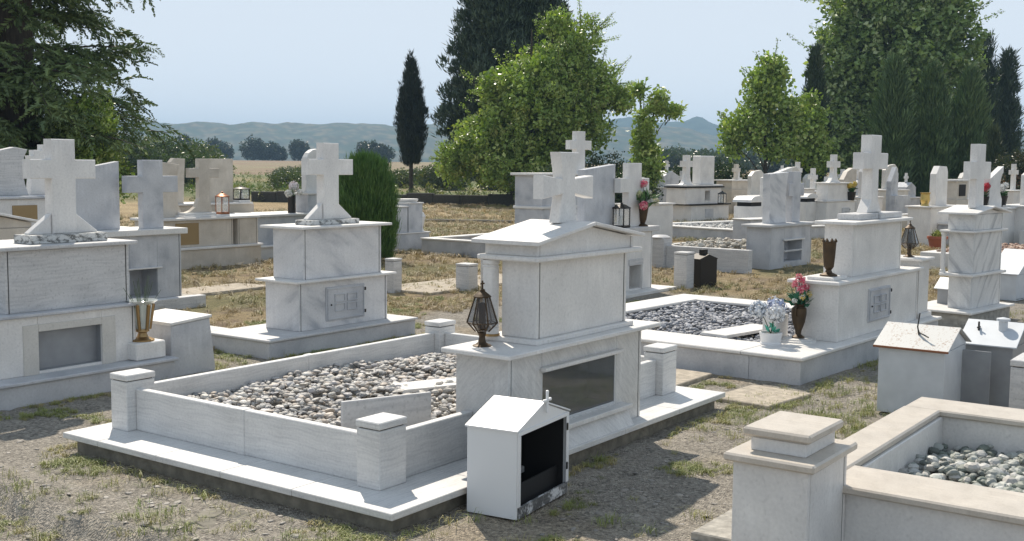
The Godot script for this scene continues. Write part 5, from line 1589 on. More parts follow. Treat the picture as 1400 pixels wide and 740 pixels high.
# dense upright conifer: rad(v) for v = 0 bottom .. 1 top
func cypress(label: String, at: Vector3, y0: float, y1: float, rad: Callable, copies: int, h: float, width: float, per: int, cols: Array, trunk_r: float, sd: int, lob := 0.18, called := "cypress", spread := 0.28) -> Node3D:
	var r2 := RandomNumberGenerator.new()
	r2.seed = sd
	var t := thing(called, label, "tree", at)
	var nz := noise(sd, 1.0, 3)
	var g := G.new()
	g.tube([Vector3(0, -0.2, 0), Vector3(0, y0 + (y1 - y0) * 0.5, 0), Vector3(0, y1 * 0.96, 0)], [trunk_r, trunk_r * 0.7, 0.02], 8)
	part(t, "trunk", g, M.bark)
	# solid dark core added inside the foliage to block light
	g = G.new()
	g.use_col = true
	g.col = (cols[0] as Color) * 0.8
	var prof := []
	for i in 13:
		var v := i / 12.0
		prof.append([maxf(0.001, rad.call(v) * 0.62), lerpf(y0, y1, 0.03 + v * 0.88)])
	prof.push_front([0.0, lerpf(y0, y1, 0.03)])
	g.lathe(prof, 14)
	part(t, "light_block_core", g, M.needle)
	var xf := []
	var cl := []
	var rmax := 0.0
	for i in 20:
		rmax = maxf(rmax, rad.call(i / 20.0))
	while xf.size() < copies:
		var v := r2.randf()
		var rr: float = rad.call(v)
		if r2.randf() > rr / rmax + 0.04:
			continue
		var a := r2.randf() * TAU
		var y := lerpf(y0, y1, v)
		var lb := 1.0 + lob * nz.get_noise_3d(cos(a) * 2.2, y * 1.1 / maxf(0.6, rmax), sin(a) * 2.2) * 1.6
		var q := rr * lb * r2.randf_range(0.6, 1.03)
		var out := Vector3(cos(a), 0, sin(a))
		var b := Basis(Vector3.UP, r2.randf() * TAU)
		b = Basis(out.cross(Vector3.UP).normalized(), -r2.randf_range(0.05, 0.5)) * b
		xf.append(Transform3D(b.scaled(Vector3.ONE * r2.randf_range(0.75, 1.2)), out * q + Vector3(0, y, 0)))
		cl.append((cols[0] as Color).lerp(cols[1], r2.randf()) * r2.randf_range(0.8, 1.2))
	mmi(t, "crown", spray_mesh(per, h, spread, width, r2), xf, cl, M.needle)
	return t

func frond_mesh(r2: RandomNumberGenerator) -> ArrayMesh:
	# flat drooping spray: a stalk along x with leaflets both sides
	var g := G.new()
	var n := 13
	for i in n:
		var u := float(i) / (n - 1)
		var p := Vector3(u * 0.5, 0.05 * u - 0.2 * u * u, 0)
		for s in [-1.0, 1.0]:
			var l := 0.17 * (1.0 - 0.6 * u) * r2.randf_range(0.7, 1.2)
			var d := Vector3(0.7, -0.3 + r2.randfn() * 0.25, s * r2.randf_range(0.5, 0.95)).normalized()
			var w := Vector3(0.0, r2.randfn() * 0.6, 1.0).cross(d).normalized() * 0.02
			g.tri(p, p + d * l * 0.5 + w, p + d * l)
			g.tri(p, p + d * l, p + d * l * 0.5 - w)
	return g.mesh()

func tall_conifer() -> void:
	var r2 := RandomNumberGenerator.new()
	r2.seed = 4242
	var t := thing("conifer", "huge dark conifer with thick trunk and feathery drooping boughs", "tree", Vector3(13.4, 0, -22.6))
	var g := G.new()
	g.tube([Vector3(0, -0.2, 0), Vector3(0, 2.0, 0), Vector3(0.05, 5.0, 0), Vector3(0, 9.0, 0), Vector3(0, 14.0, 0)], [0.5, 0.42, 0.36, 0.28, 0.05], 16)
	part(t, "trunk", g, M.bark)
	g = G.new()
	var xf := []
	var cl := []
	var nb := 260
	for i in nb:
		var y := lerpf(1.2, 12.5, float(i) / nb) + r2.randfn() * 0.2
		var a := r2.randf() * TAU
		var l := lerpf(2.7, 1.3, clampf((y - 1.0) / 12.0, 0, 1)) * (r2.randf_range(0.75, 1.15) if r2.randf() < 0.45 else r2.randf_range(0.3, 0.75))
		var d := Vector3(cos(a), 0, sin(a))
		var up_y := r2.randf_range(-0.15, 0.55)
		var pts := []
		var rad := []
		for k in 7:
			var u := k / 6.0
			pts.append(d * (0.3 + l * u) + Vector3(0, y + up_y * u * l - 0.3 * l * u * u, 0))
			rad.append(lerpf(0.035, 0.005, u))
		g.tube(pts, rad, 4, false)
		for k in int(10 + l * 13):
			var u := lerpf(0.1, 1.0, r2.randf())
			var f := u * 6.0
			var i0 := mini(int(f), 5)
			var p: Vector3 = pts[i0].lerp(pts[i0 + 1], f - i0)
			var turn := r2.randf_range(-1.3, 1.3) * (1.0 if u < 0.95 else 0.3)
			var b := Basis(Vector3.UP, -a + turn) * Basis(Vector3(1, 0, 0), r2.randfn() * 0.6) * Basis(Vector3(0, 0, 1), r2.randf_range(-0.8, 0.35))
			xf.append(Transform3D(b.scaled(Vector3.ONE * r2.randf_range(0.6, 1.25)), p + Vector3(r2.randfn(), r2.randfn(), r2.randfn()) * 0.08))
			cl.append(Color(0.07, 0.11, 0.04).lerp(Color(0.17, 0.23, 0.08), r2.randf()) * r2.randf_range(0.75, 1.25))
	part(t, "boughs", g, M.bark)
	mmi(t, "foliage", frond_mesh(r2), xf, cl, M.needle)

func make_trees() -> void:
	var green := [Color(0.2, 0.3, 0.07), Color(0.4, 0.5, 0.14), Color(0.58, 0.62, 0.25)]
	var mid := [Color(0.17, 0.25, 0.08), Color(0.34, 0.42, 0.16), Color(0.58, 0.62, 0.38)]
	var dark := [Color(0.03, 0.055, 0.032), Color(0.065, 0.095, 0.05)]
	var V := func(x: float, y: float, z: float) -> Vector3: return Vector3(x, y, z)
	tall_conifer()
	# right = (0.583, 0, 0.813) is sideways in the view
	var S := Vector3(0.583, 0, 0.813)
	# green bush under the conifer
	broadleaf("leafy green bush at the foot of the huge conifer", Vector3(14.1, 0, -21.2), [[Vector3(0, 1.5, 0), Vector3(0.75, 1.2, 0.75)], [Vector3(0.1, 2.4, 0.1), Vector3(0.55, 0.7, 0.55)]], 460, 0.1, 0.06, 22, 0.22, green, 0.06, -0.15, 71, "shrub")
	# slim cypress
	cypress("slim dark cypress on a bare stem standing alone by the field", Vector3(43.7, 0, -37.7), 1.5, 7.1, func(v: float) -> float: return 0.72 * pow(sin(PI * clampf(0.12 + v * 0.88, 0, 1)), 0.75) * (1.0 - 0.55 * v * v), 1500, 0.34, 0.035, 12, [Color(0.012, 0.02, 0.01), Color(0.024, 0.036, 0.016)], 0.12, 91, 0.25)
	# great dark conifer behind the green tree
	cypress("massive dark green conifer towering behind the leafy tree", Vector3(42.7, 0, -30.5), 0.8, 12.5, func(v: float) -> float: return 3.5 * pow(clampf(1.02 - v, 0, 1), 0.45) * (0.55 + 0.45 * smoothstep(0.0, 0.3, v)), 9500, 0.42, 0.06, 12, dark, 0.4, 93, 0.3, "cypress", 0.75)
	# leafy tree
	broadleaf("broad leafy green tree with long shoots in the middle of the cemetery edge", Vector3(36.6, 0, -25.4), [
		[Vector3(0, 3.6, 0), Vector3(1.9, 2.0, 1.9)], [S * -1.7 + V.call(0, 2.4, 0), Vector3(1.35, 1.2, 1.35)], [S * 1.7 + V.call(0, 3.4, 0), Vector3(1.4, 1.5, 1.4)],
		[S * 0.6 + V.call(0, 5.2, 0), Vector3(1.3, 1.1, 1.3)], [S * -1.1 + V.call(0, 4.4, 0), Vector3(1.1, 0.9, 1.1)], [S * -0.5 + V.call(0, 1.5, 0), Vector3(1.7, 0.9, 1.7)], [S * 2.5 + V.call(0, 4.7, 0), Vector3(1.0, 0.9, 1.0)], [S * 1.9 + V.call(0, 6.3, 0), Vector3(0.7, 1.1, 0.7)], [S * -2.9 + V.call(0, 1.7, 0), Vector3(0.8, 0.8, 0.8)], [S * 3.3 + V.call(0, 4.2, 0), Vector3(0.8, 0.5, 0.8)], [S * 1.0 + V.call(0, 6.9, 0), Vector3(0.45, 0.7, 0.45)]],
		4200, 0.2, 0.12, 12, 0.32, green, 0.16, 0.1, 101, "tree", 0.0, 14)
	# thin shoots right of it
	broadleaf("thin young tree with drooping leafy shoots beside the broad leafy tree", Vector3(33.4, 0, -18.6), [[Vector3(0, 2.6, 0), Vector3(0.35, 1.2, 0.35)], [S * 0.45 + V.call(0, 3.7, 0), Vector3(0.35, 0.45, 0.35)], [S * 0.95 + V.call(0, 3.45, 0), Vector3(0.4, 0.2, 0.4)], [S * -0.15 + V.call(0, 4.1, 0), Vector3(0.2, 0.4, 0.2)], [S * 0.25 + V.call(0, 1.6, 0), Vector3(0.4, 0.8, 0.4)]], 420, 0.18, 0.1, 10, 0.16, green, 0.05, -0.2, 103)
	# hedge of shrubs behind the rows
	var hedge := [[29.5, -19.6, 1.5, 1.6], [31.5, -18.7, 1.4, 1.5], [38.5, -21.4, 1.9, 1.5], [40.2, -20.4, 1.7, 1.4], [41.8, -19.6, 1.8, 1.5], [36.9, -22.4, 2.0, 1.6]]
	var hl := ["dense dark shrub right under the broad leafy tree", "low dark shrub near the thin young tree", "bushy shrub behind the small white cross", "rounded shrub behind the brown metal shrine", "low shrub behind the black trimmed tomb", "tall shrub between the thin young tree and the rows"]
	for i in hedge.size():
		var a: Array = hedge[i]
		broadleaf(hl[i], Vector3(a[0], 0, a[1]), [[Vector3(0, a[2] * 0.5, 0), Vector3(a[3] * 0.8, a[2] * 0.55, a[3] * 0.8)], [S * 0.7 + V.call(0, a[2] * 0.4, 0), Vector3(a[3] * 0.6, a[2] * 0.45, a[3] * 0.6)]], 420, 0.12, 0.06, 20, 0.22, [Color(0.03, 0.055, 0.02), Color(0.055, 0.085, 0.03), Color(0.1, 0.12, 0.04)], 0.05, -0.2, 120 + i, "shrub")
	# young poplar-like tree
	broadleaf("slender young tree with airy pale green crown", Vector3(45.3, 0, -19.35), [[Vector3(0, 4.6, 0), Vector3(1.0, 1.5, 1.0)], [S * -0.9 + V.call(0, 3.3, 0), Vector3(0.95, 0.9, 0.95)], [S * 0.9 + V.call(0, 3.6, 0), Vector3(0.9, 1.0, 0.9)], [S * 0.1 + V.call(0, 5.6, 0), Vector3(0.65, 0.8, 0.65)], [S * -1.4 + V.call(0, 2.5, 0), Vector3(0.5, 0.5, 0.5)], [S * 0.6 + V.call(0, 2.5, 0), Vector3(0.9, 0.6, 0.9)]], 1000, 0.2, 0.14, 10, 0.26, green, 0.075, 0.0, 107, "tree", 0.0, 4)
	cypress("narrow dark cypress wedged behind the slender young tree", Vector3(48.6, 0, -18.5), 0.9, 6.9, func(v: float) -> float: return 0.85 * pow(clampf(1.03 - v, 0, 1), 0.8) * (0.5 + 0.5 * smoothstep(0.0, 0.25, v)), 1000, 0.4, 0.04, 12, dark, 0.13, 109, 0.35)
	broadleaf("leafy creeper tree hanging over the narrow dark cypress", Vector3(47.2, 0, -18.1), [[Vector3(0, 3.2, 0), Vector3(0.8, 1.2, 0.8)], [S * 0.3 + V.call(0, 2.2, 0), Vector3(0.8, 0.8, 0.8)], [S * -0.1 + V.call(0, 4.3, 0), Vector3(0.45, 0.6, 0.45)]], 600, 0.18, 0.11, 10, 0.24, green, 0.06, -0.1, 111)
	# big poplar
	broadleaf("very large leafy poplar rising above the triple cypress", Vector3(62.8, 0, -19.5), [[Vector3(0, 8.0, 0), Vector3(3.2, 3.6, 3.2)], [S * -2.7 + V.call(0, 7.0, 0), Vector3(1.9, 2.8, 1.9)], [S * 2.6 + V.call(0, 8.2, 0), Vector3(2.0, 3.4, 2.0)], [S * -1.6 + V.call(0, 10.4, 0), Vector3(2.2, 2.0, 2.2)], [S * 1.4 + V.call(0, 11.5, 0), Vector3(2.4, 2.0, 2.4)], [S * -2.4 + V.call(0, 4.0, 0), Vector3(1.9, 2.0, 1.9)], [S * 1.5 + V.call(0, 4.6, 0), Vector3(3.0, 2.2, 3.0)], [S * -2.2 + V.call(0, 2.4, 0), Vector3(1.3, 1.2, 1.3)]], 5200, 0.28, 0.2, 12, 0.45, mid, 0.3, 0.06, 113, "tree", 0.0, 5)
	# triple clipped cypress
	var tri := [[50.4, -15.6, 6.3, 0.0], [51.4, -14.2, 6.1, 0.05], [52.6, -12.9, 5.9, 0.1]]
	var tl := ["left lobe of a clump of three fat rounded cypresses, the tallest", "middle tree of a clump of three fat rounded cypresses", "right tree of a clump of three fat rounded cypresses beside the dark spires"]
	tl[0] = "tallest of a clump of three fat rounded cypresses, next to the white cross tombs"
	tl[2] = "fat rounded cypress of the clump of three, beside the dark spires"
	for i in 3:
		var a: Array = tri[i]
		cypress(tl[i], Vector3(a[0], 0, a[1]), 0.0, a[2], func(v: float) -> float: return 0.92 * pow(clampf(1.0 - pow(v, 1.7), 0, 1), 0.72) * (0.72 + 0.28 * smoothstep(0.0, 0.5, v)), 2600, 0.42, 0.045, 14, [Color(0.06, 0.11, 0.04), Color(0.13, 0.19, 0.065)], 0.15, 131 + i, 0.35)
	# spires on the far right
	cypress("dark spire cypress behind the clump of three, the taller of two", Vector3(69.5, 0, -16.3), 0.0, 9.2, func(v: float) -> float: return 1.0 * pow(clampf(1.02 - v, 0, 1), 0.6) * (0.6 + 0.4 * smoothstep(0.0, 0.3, v)), 1100, 0.5, 0.05, 12, dark, 0.15, 141, 0.4)
	cypress("dark spire cypress at the end of the row, the lower of two", Vector3(70.9, 0, -15.4), 0.0, 8.4, func(v: float) -> float: return 0.95 * pow(clampf(1.02 - v, 0, 1), 0.55) * (0.6 + 0.4 * smoothstep(0.0, 0.3, v)), 1000, 0.5, 0.05, 12, dark, 0.15, 143, 0.4)
	cypress("small ragged juniper beside the fat rounded cypresses", Vector3(48.4, 0, -10.9), 0.0, 3.2, func(v: float) -> float: return 0.5 * pow(clampf(1.05 - v, 0, 1), 0.7), 500, 0.3, 0.035, 12, [Color(0.03, 0.055, 0.022), Color(0.06, 0.08, 0.03)], 0.08, 145, 0.5)
	broadleaf("reddish green shrub at the end of the headstone row", Vector3(47.6, 0, -9.9), [[Vector3(0, 1.2, 0), Vector3(1.0, 1.1, 1.0)], [S * 0.4 + V.call(0, 1.9, 0), Vector3(0.6, 0.6, 0.6)]], 420, 0.11, 0.05, 18, 0.2, [Color(0.04, 0.06, 0.025), Color(0.07, 0.07, 0.03), Color(0.2, 0.08, 0.04)], 0.05, -0.15, 147, "shrub")
	# clipped conifer near the door tomb
	cypress("clipped rounded bright green conifer behind the panelled door tomb", Vector3(13.9, 0, -13.0), 0.0, 1.7, func(v: float) -> float: return 0.49 * pow(clampf(1.0 - pow(v, 5.0), 0, 1), 0.5) * (0.86 + 0.14 * smoothstep(0.0, 0.3, v)), 4200, 0.15, 0.01, 14, [Color(0.06, 0.14, 0.03), Color(0.12, 0.21, 0.05)], 0.06, 151, 0.05, "conifer", 0.16)
	# field trees
	var ft := [[199.0, -240.0, 3.9, 5.2], [205.0, -232.0, 4.4, 5.4], [211.7, -222.0, 3.0, 5.0], [193.2, -178.8, 4.4, 4.6], [208.0, -228.0, 3.0, 4.4], [186.0, -236.0, 2.6, 5.6]]
	for i in ft.size():
		var a: Array = ft[i]
		broadleaf("dark round tree far out at the edge of the ploughed field", Vector3(a[0], rise(a[0], a[1]), a[1]), [[Vector3(0, a[3] * 0.55, 0), Vector3(a[2] * 0.8, a[3] * 0.5, a[2] * 0.8)], [S * a[2] * 0.6 + V.call(0, a[3] * 0.4, 0), Vector3(a[2] * 0.6, a[3] * 0.4, a[2] * 0.6)]], 420, 0.5, 0.34, 14, 0.8, [Color(0.02, 0.035, 0.018), Color(0.035, 0.055, 0.022), Color(0.05, 0.07, 0.03)], 0.2, -0.2, 160 + i).set_meta("group", "trees at the edge of the ploughed field")
	var fs := [[47.5, -72.5, 3.4, 2.6], [51.0, -71.0, 3.8, 2.4], [54.5, -72.0, 3.6, 2.6], [58.5, -73.5, 3.3, 2.8], [44.0, -66.0, 3.2, 2.4], [49.5, -62.0, 2.2, 2.0]]
	for i in fs.size():
		var a: Array = fs[i]
		broadleaf("wild green shrub in the thicket beyond the huge conifer", Vector3(a[0], 0, a[1]), [[Vector3(0, a[2] * 0.5, 0), Vector3(a[3] * 0.8, a[2] * 0.5, a[3] * 0.8)], [S * 1.2 + V.call(0, a[2] * 0.45, 0), Vector3(a[3] * 0.7, a[2] * 0.4, a[3] * 0.7)]], 460, 0.2, 0.12, 16, 0.4, [Color(0.07, 0.11, 0.035), Color(0.12, 0.16, 0.05), Color(0.2, 0.2, 0.07)], 0.06, -0.2, 180 + i, "shrub").set_meta("group", "thicket shrubs beyond the huge conifer")
	var fw := [[72.0, -75.0, 1.1, 3.2], [79.0, -80.0, 1.2, 3.6], [62.0, -57.0, 1.0, 1.6], [67.0, -57.0, 1.2, 1.9], [58.0, -52.0, 1.2, 1.8], [50.0, -52.0, 1.0, 2.2], [75.0, -62.0, 1.3, 2.2], [56.0, -45.5, 1.6, 1.6], [59.0, -43.5, 1.5, 1.4], [88.0, -74.0, 1.2, 2.6], [84.0, -64.0, 1.2, 2.4], [64.0, -66.0, 1.0, 2.4], [92.0, -96.0, 1.3, 3.5]]
	for i in fw.size():
		var a: Array = fw[i]
		broadleaf("low weedy bush in the green field strip beyond the boundary wall", Vector3(a[0], 0, a[1]), [[Vector3(0, a[2] * 0.4, 0), Vector3(a[3], a[2] * 0.55, a[3])]], 420, 0.18, 0.09, 16, 0.32, [Color(0.06, 0.09, 0.03), Color(0.11, 0.13, 0.045), Color(0.2, 0.18, 0.07)], 0.04, -0.25, 210 + i, "shrub").set_meta("group", "weedy bushes in the field")
	# wood on the plain seen past the leafy tree
	var pl := [[160.0, -85.0, 3.0, 4.0], [168.0, -82.0, 2.6, 4.4], [176.0, -86.0, 3.0, 4.2], [150.0, -72.0, 2.4, 4.5], [185.0, -84.0, 3.4, 4.0], [230.0, -120.0, 4.0, 5.0], [196.0, -84.0, 5.2, 3.0], [160.0, -66.0, 2.4, 4.2], [172.0, -64.0, 3.0, 3.6]]
	for i in pl.size():
		var a: Array = pl[i]
		broadleaf("green tree out on the plain between the cemetery and the hills", Vector3(a[0], rise(a[0], a[1]), a[1]), [[Vector3(0, a[2] * 0.5, 0), Vector3(a[3] * 0.8, a[2] * 0.5, a[3] * 0.8)], [S * a[3] * 0.6 + V.call(0, a[2] * 0.4, 0), Vector3(a[3] * 0.6, a[2] * 0.38, a[3] * 0.6)]], 420, 0.5, 0.34, 14, 0.8, [Color(0.045, 0.07, 0.03), Color(0.07, 0.1, 0.035), Color(0.1, 0.12, 0.04)], 0.2, -0.2, 230 + i).set_meta("group", "trees out on the plain")
	# weeds over the green strip and the near edge of the field
	var r3 := RandomNumberGenerator.new()
	r3.seed = 777
	var wd := thing("field_weeds", "rough green and yellow weeds covering the strip before the ploughed field", "weeds")
	wd.set_meta("kind", "stuff")
	var xf := []
	var cl := []
	var nzw := noise(778, 0.06, 3)
	var A := Vector3(0.813, 0, -0.583)
	for i in 5200:
		var d := 47.0 + 75.0 * pow(r3.randf(), 1.3)
		var p := A * d + S * r3.randf_range(-0.5, 0.52) * d
		var n := nzw.get_noise_2d(p.x, p.z)
		if r3.randf() > 0.5 + n * 1.6:
			continue
		xf.append(Transform3D(spin(r3, r3.randf_range(0.5, 1.3)), Vector3(p.x, rise(p.x, p.z) + 0.12, p.z)))
		cl.append(Color(0.1, 0.15, 0.04).lerp(Color(0.34, 0.3, 0.14), clampf(r3.randf() * 0.7 - n, 0, 1)) * r3.randf_range(0.7, 1.3))
	mmi(wd, "tufts", cluster_mesh(20, 0.3, 0.2, 0.06, 1.0, r3), xf, cl, M.leaf)

# ---------------------------------------------------------------- loose stones, grass
func stone_mesh(r2: RandomNumberGenerator, flat: float, rough: float, detail := 1) -> ArrayMesh:
	# a worn pebble: squashed sphere with a few planed faces
	var g := G.new()
	var nu := 9 if detail == 1 else 7
	var nv := 5 if detail == 1 else 4
	var planes := []
	for i in 5:
		planes.append([Vector3(r2.randfn(), r2.randfn(), r2.randfn()).normalized(), r2.randf_range(0.62, 0.95)])
	var lump := Vector3(r2.randf_range(0.8, 1.2), flat * r2.randf_range(0.8, 1.2), r2.randf_range(0.6, 0.95))
	var pt := func(i: int, j: int) -> Vector3:
		var th := PI * j / nv
		var ph := TAU * i / nu
		var d := Vector3(sin(th) * cos(ph), cos(th), sin(th) * sin(ph))
		var k := 1.0
		for p in planes:
			var q: float = d.dot(p[0])
			if q * k > p[1]:
				k = lerpf(k, p[1] / q, rough)
		return d * k * lump
	var P := []
	for j in nv + 1:
		var row := []
		for i in nu:
			row.append(pt.call(i, j))
		P.append(row)
	var nrm := func(p: Vector3) -> Vector3: return (p / (lump * lump)).normalized()
	for j in nv:
		for i in nu:
			var k := (i + 1) % nu
			var a: Vector3 = P[j][i]
			var b: Vector3 = P[j][k]
			var c: Vector3 = P[j + 1][k]
			var d: Vector3 = P[j + 1][i]
			if rough > 0.75:
				if j > 0:
					g.otri(a, b, c, Vector3.ZERO)
				if j < nv - 1:
					g.otri(a, c, d, Vector3.ZERO)
			else:
				if j > 0:
					g.ntri(a, b, c, nrm.call(a), nrm.call(b), nrm.call(c))
				if j < nv - 1:
					g.ntri(a, c, d, nrm.call(a), nrm.call(c), nrm.call(d))
	return g.mesh()

# fills a rectangle with pebbles; the nearest `single` ones are nodes of their own
func pebble_bed(label: String, at: Vector3, turn: float, x: Array, z: Array, y: Callable, size: Array, count: int, cols: Array, flat: float, rough: float, single: int, sd: int, skip = null) -> void:
	var r2 := RandomNumberGenerator.new()
	r2.seed = sd
	var t := thing("gravel_bed", label, "gravel", at, turn)
	var kinds := []
	for i in 6:
		kinds.append(stone_mesh(r2, flat, rough))
	var mats := []
	for c in cols:
		var m: StandardMaterial3D = M.pebble.duplicate()
		m.vertex_color_use_as_albedo = false
		m.albedo_color = (c as Color).linear_to_srgb()
		mats.append(m)
	var put := []
	for i in count:
		var px := r2.randf_range(x[0], x[1])
		var pz := r2.randf_range(z[0], z[1])
		if skip != null and skip.call(px, pz):
			continue
		var s: float = r2.randf_range(size[0], size[1]) * 0.5
		if r2.randf() < 0.06:
			s *= 1.4
		var layer := r2.randf()
		var b := Basis(Vector3.UP, r2.randf() * TAU) * Basis(Vector3(1, 0, 0), r2.randfn() * 0.35)
		var p := Vector3(px, y.call(px, pz) + (layer - 0.75) * size[1] * 0.8, pz)
		var w := at + p.rotated(Vector3.UP, -deg_to_rad(turn))
		put.append([w.distance_to(EYE) - layer * 0.9, Transform3D(b.scaled(Vector3.ONE * s), p), r2.randi() % cols.size(), r2.randi() % kinds.size()])
	put.sort_custom(func(a, b): return a[0] < b[0])
	var rest := {}
	for i in put.size():
		var q: Array = put[i]
		if i < single:
			var o := MeshInstance3D.new()
			o.name = "stone"
			o.mesh = kinds[q[3]]
			o.material_override = mats[q[2]]
			o.transform = q[1]
			t.add_child(o, true)
		else:
			if not rest.has(q[3]):
				rest[q[3]] = [[], []]
			rest[q[3]][0].append(q[1])
			rest[q[3]][1].append(cols[q[2]] * r2.randf_range(0.85, 1.15))
	for k in rest:
		mmi(t, "loose_stones", kinds[k], rest[k][0], rest[k][1], M.pebble)

func tuft_mesh(r2: RandomNumberGenerator, n: int, h: float, w: float, lean: float) -> ArrayMesh:
	var g := G.new()
	for i in n:
		var a := r2.randf() * TAU
		var d := Vector3(cos(a), 0, sin(a))
		var p := Vector3(r2.randfn(), 0, r2.randfn()) * h * 0.3
		var s := Vector3(-d.z, 0, d.x) * w * 0.5
		var l := h * r2.randf_range(0.5, 1.15)
		var k := lean * r2.randf_range(0.3, 1.3)
		var m1 := p + d * l * k * 0.3 + Vector3(0, l * 0.6, 0)
		var tip := p + d * l * k + Vector3(0, l * maxf(0.15, 1.0 - k * 0.5), 0)
		g.quad(p - s, p + s, m1 + s * 0.7, m1 - s * 0.7)
		g.tri(m1 - s * 0.7, m1 + s * 0.7, tip)
	return g.mesh()

func make_litter() -> void:
	var r2 := RandomNumberGenerator.new()
	r2.seed = 99
	var river := [Color(0.552, 0.52, 0.47), Color(0.682, 0.65, 0.6), Color(0.439, 0.422, 0.405), Color(0.75, 0.73, 0.682), Color(0.617, 0.535, 0.455), Color(0.357, 0.357, 0.357), Color(0.585, 0.568, 0.568)]
	var bedn := noise(900, 0.8, 2)
	var bed := func(x: float, z: float) -> float: return 0.205 + 0.045 * bedn.get_noise_2d(x * 1.6, z * 1.6) + 0.03 * sin(clampf((x - 0.3) / 2.7, 0, 1) * PI)
	pebble_bed("grey and tan river stones filling the bed of the gabled tomb", Vector3(3.55, 0, -3.17), 0.0, [0.34, 3.0], [-2.2, -0.39], bed, [0.028, 0.066], 6800, river, 0.42, 0.92, 300, 901, func(x: float, z: float) -> bool: return x > 0.97 and x < 2.37 and z > -0.45)
	var slate := [Color(0.3, 0.315, 0.36), Color(0.405, 0.42, 0.465), Color(0.225, 0.24, 0.27), Color(0.495, 0.51, 0.555)]
	pebble_bed("blue grey gravel filling the bed of the marble border", Vector3(7.961, 0, -3.069), 3.0, [0.44, 2.75], [-2.44, -0.44], func(x: float, z: float) -> float: return 0.165 + 0.03 * bedn.get_noise_2d(x * 2.0, z * 2.0), [0.03, 0.06], 5000, slate, 0.5, 0.8, 250, 905, func(x: float, z: float) -> bool: return x > 0.84 and z > -0.47)
	var jade := [Color(0.52, 0.54, 0.5), Color(0.2, 0.235, 0.2), Color(0.3, 0.33, 0.29), Color(0.66, 0.66, 0.63), Color(0.16, 0.18, 0.165), Color(0.4, 0.42, 0.39), Color(0.56, 0.54, 0.5)]
	pebble_bed("polished green and white pebbles in the cream coped border", Vector3(3.9, 0, -1.44), 0.0, [0.74, 2.1], [-0.09, 1.6], func(x: float, z: float) -> float: return 0.175 + 0.03 * bedn.get_noise_2d(x * 3.0, z * 3.0), [0.035, 0.075], 3600, jade, 0.58, 0.85, 300, 909)
	var pale := [Color(0.5, 0.46, 0.38), Color(0.42, 0.37, 0.3), Color(0.56, 0.54, 0.48)]
	pebble_bed("pale rubble filling the long kerbed bed", Vector3(16.3, 0, -7.1), 4.0, [-0.1, 1.9], [-1.5, -0.46], func(x: float, z: float) -> float: return 0.33 + 0.05 * bedn.get_noise_2d(x * 3.0, z * 3.0), [0.06, 0.12], 700, pale, 0.7, 0.8, 0, 913)
	pebble_bed("white chippings in the raised plot", Vector3(22.25, 0, -10.17), 15.0, [0.2, 3.38], [-2.5, -0.2], func(_x: float, _z: float) -> float: return 0.23, [0.06, 0.12], 900, [Color(0.62, 0.62, 0.6), Color(0.5, 0.5, 0.48)], 0.7, 0.8, 0, 915)
	pebble_bed("reddish chippings in the border past the pillar tomb", Vector3(18.6, 0, -3.9), 8.0, [0.2, 2.6], [-1.2, -0.2], func(_x: float, _z: float) -> float: return 0.27, [0.06, 0.12], 800, [Color(0.42, 0.25, 0.17), Color(0.5, 0.36, 0.27), Color(0.35, 0.2, 0.14)], 0.7, 0.8, 0, 917)
	# concrete pads by the gravel tomb and in the path
	for a in [[6.95, -3.75, 0.95, 0.75, 2.0, "tan concrete paving slab between the two gravel tombs", "paving_tan"], [6.98, -4.55, 0.95, 0.72, 0.0, "weathered concrete paving slab beside the stone bed ledge", "paving_tan"], [7.02, -2.95, 0.6, 0.4, 8.0, "small broken tan slab set in the path", "paving_tan"], [4.35, -1.83, 2.2, 0.32, 0.0, "pale concrete strip along the cream coped border", "concrete"], [10.7, -8.95, 2.6, 0.9, 0.0, "pale dusty paving strip around the short marble posts", "paving_tan"], [8.6, -11.0, 1.4, 0.6, 0.0, "reddish paving slab beside the slant headstone tomb", "paving_tan"]]:
		var p := thing("paving_slab", a[5], "slab", Vector3(a[0], 0, a[1]), a[4])
		var g := G.new()
		var pl := PackedVector2Array()
		for e in [[0, 0], [1, 0], [1, 1], [0, 1]]:
			pl.append(Vector2(e[0] * a[2] + r2.randfn() * 0.02, e[1] * a[3] + r2.randfn() * 0.02))
		g.prism(pl, -0.06, 0.018, 0.006)
		part(p, "slab_body", g, M[a[6]]).rotation.x = -PI / 2
	# broken asphalt crusts on the near ground
	var crust := []
	for i in 5:
		crust.append(stone_mesh(r2, 0.22, 1.0, 0))
	var cx := []
	var cc := []
	for k in 5:
		cx.append([])
		cc.append([])
	var zone := noise(921, 0.8, 2)
	for i in 2600:
		var x := r2.randf_range(2.4, 8.6)
		var z := r2.randf_range(-7.0, -1.6)
		if on_grave(x, z):
			continue
		var near_edge := x < 3.6
		if not near_edge and zone.get_noise_2d(x, z) < 0.1:
			continue
		var k := r2.randi() % 5
		var s := r2.randf_range(0.008, 0.03) * (1.3 if near_edge and r2.randf() < 0.15 else 0.8)
		cx[k].append(Transform3D((Basis(Vector3.UP, r2.randf() * TAU) * Basis(Vector3(1, 0, 0), r2.randfn() * 0.12)).scaled(Vector3.ONE * s), Vector3(x, ground_h(x, z) + s * 0.05, z)))
		cc[k].append(Color(0.3, 0.28, 0.25).lerp(Color(0.4, 0.36, 0.31), r2.randf()) * r2.randf_range(0.75, 1.25))
	var gv := thing("path_gravel", "crumbled asphalt and small stones strewn over the path", "gravel")
	gv.set_meta("kind", "stuff")
	for k in 5:
		mmi(gv, "stones", crust[k], cx[k], cc[k], M.pebble)
	# flat plates of the broken crust along the old paving edge
	var plates := []
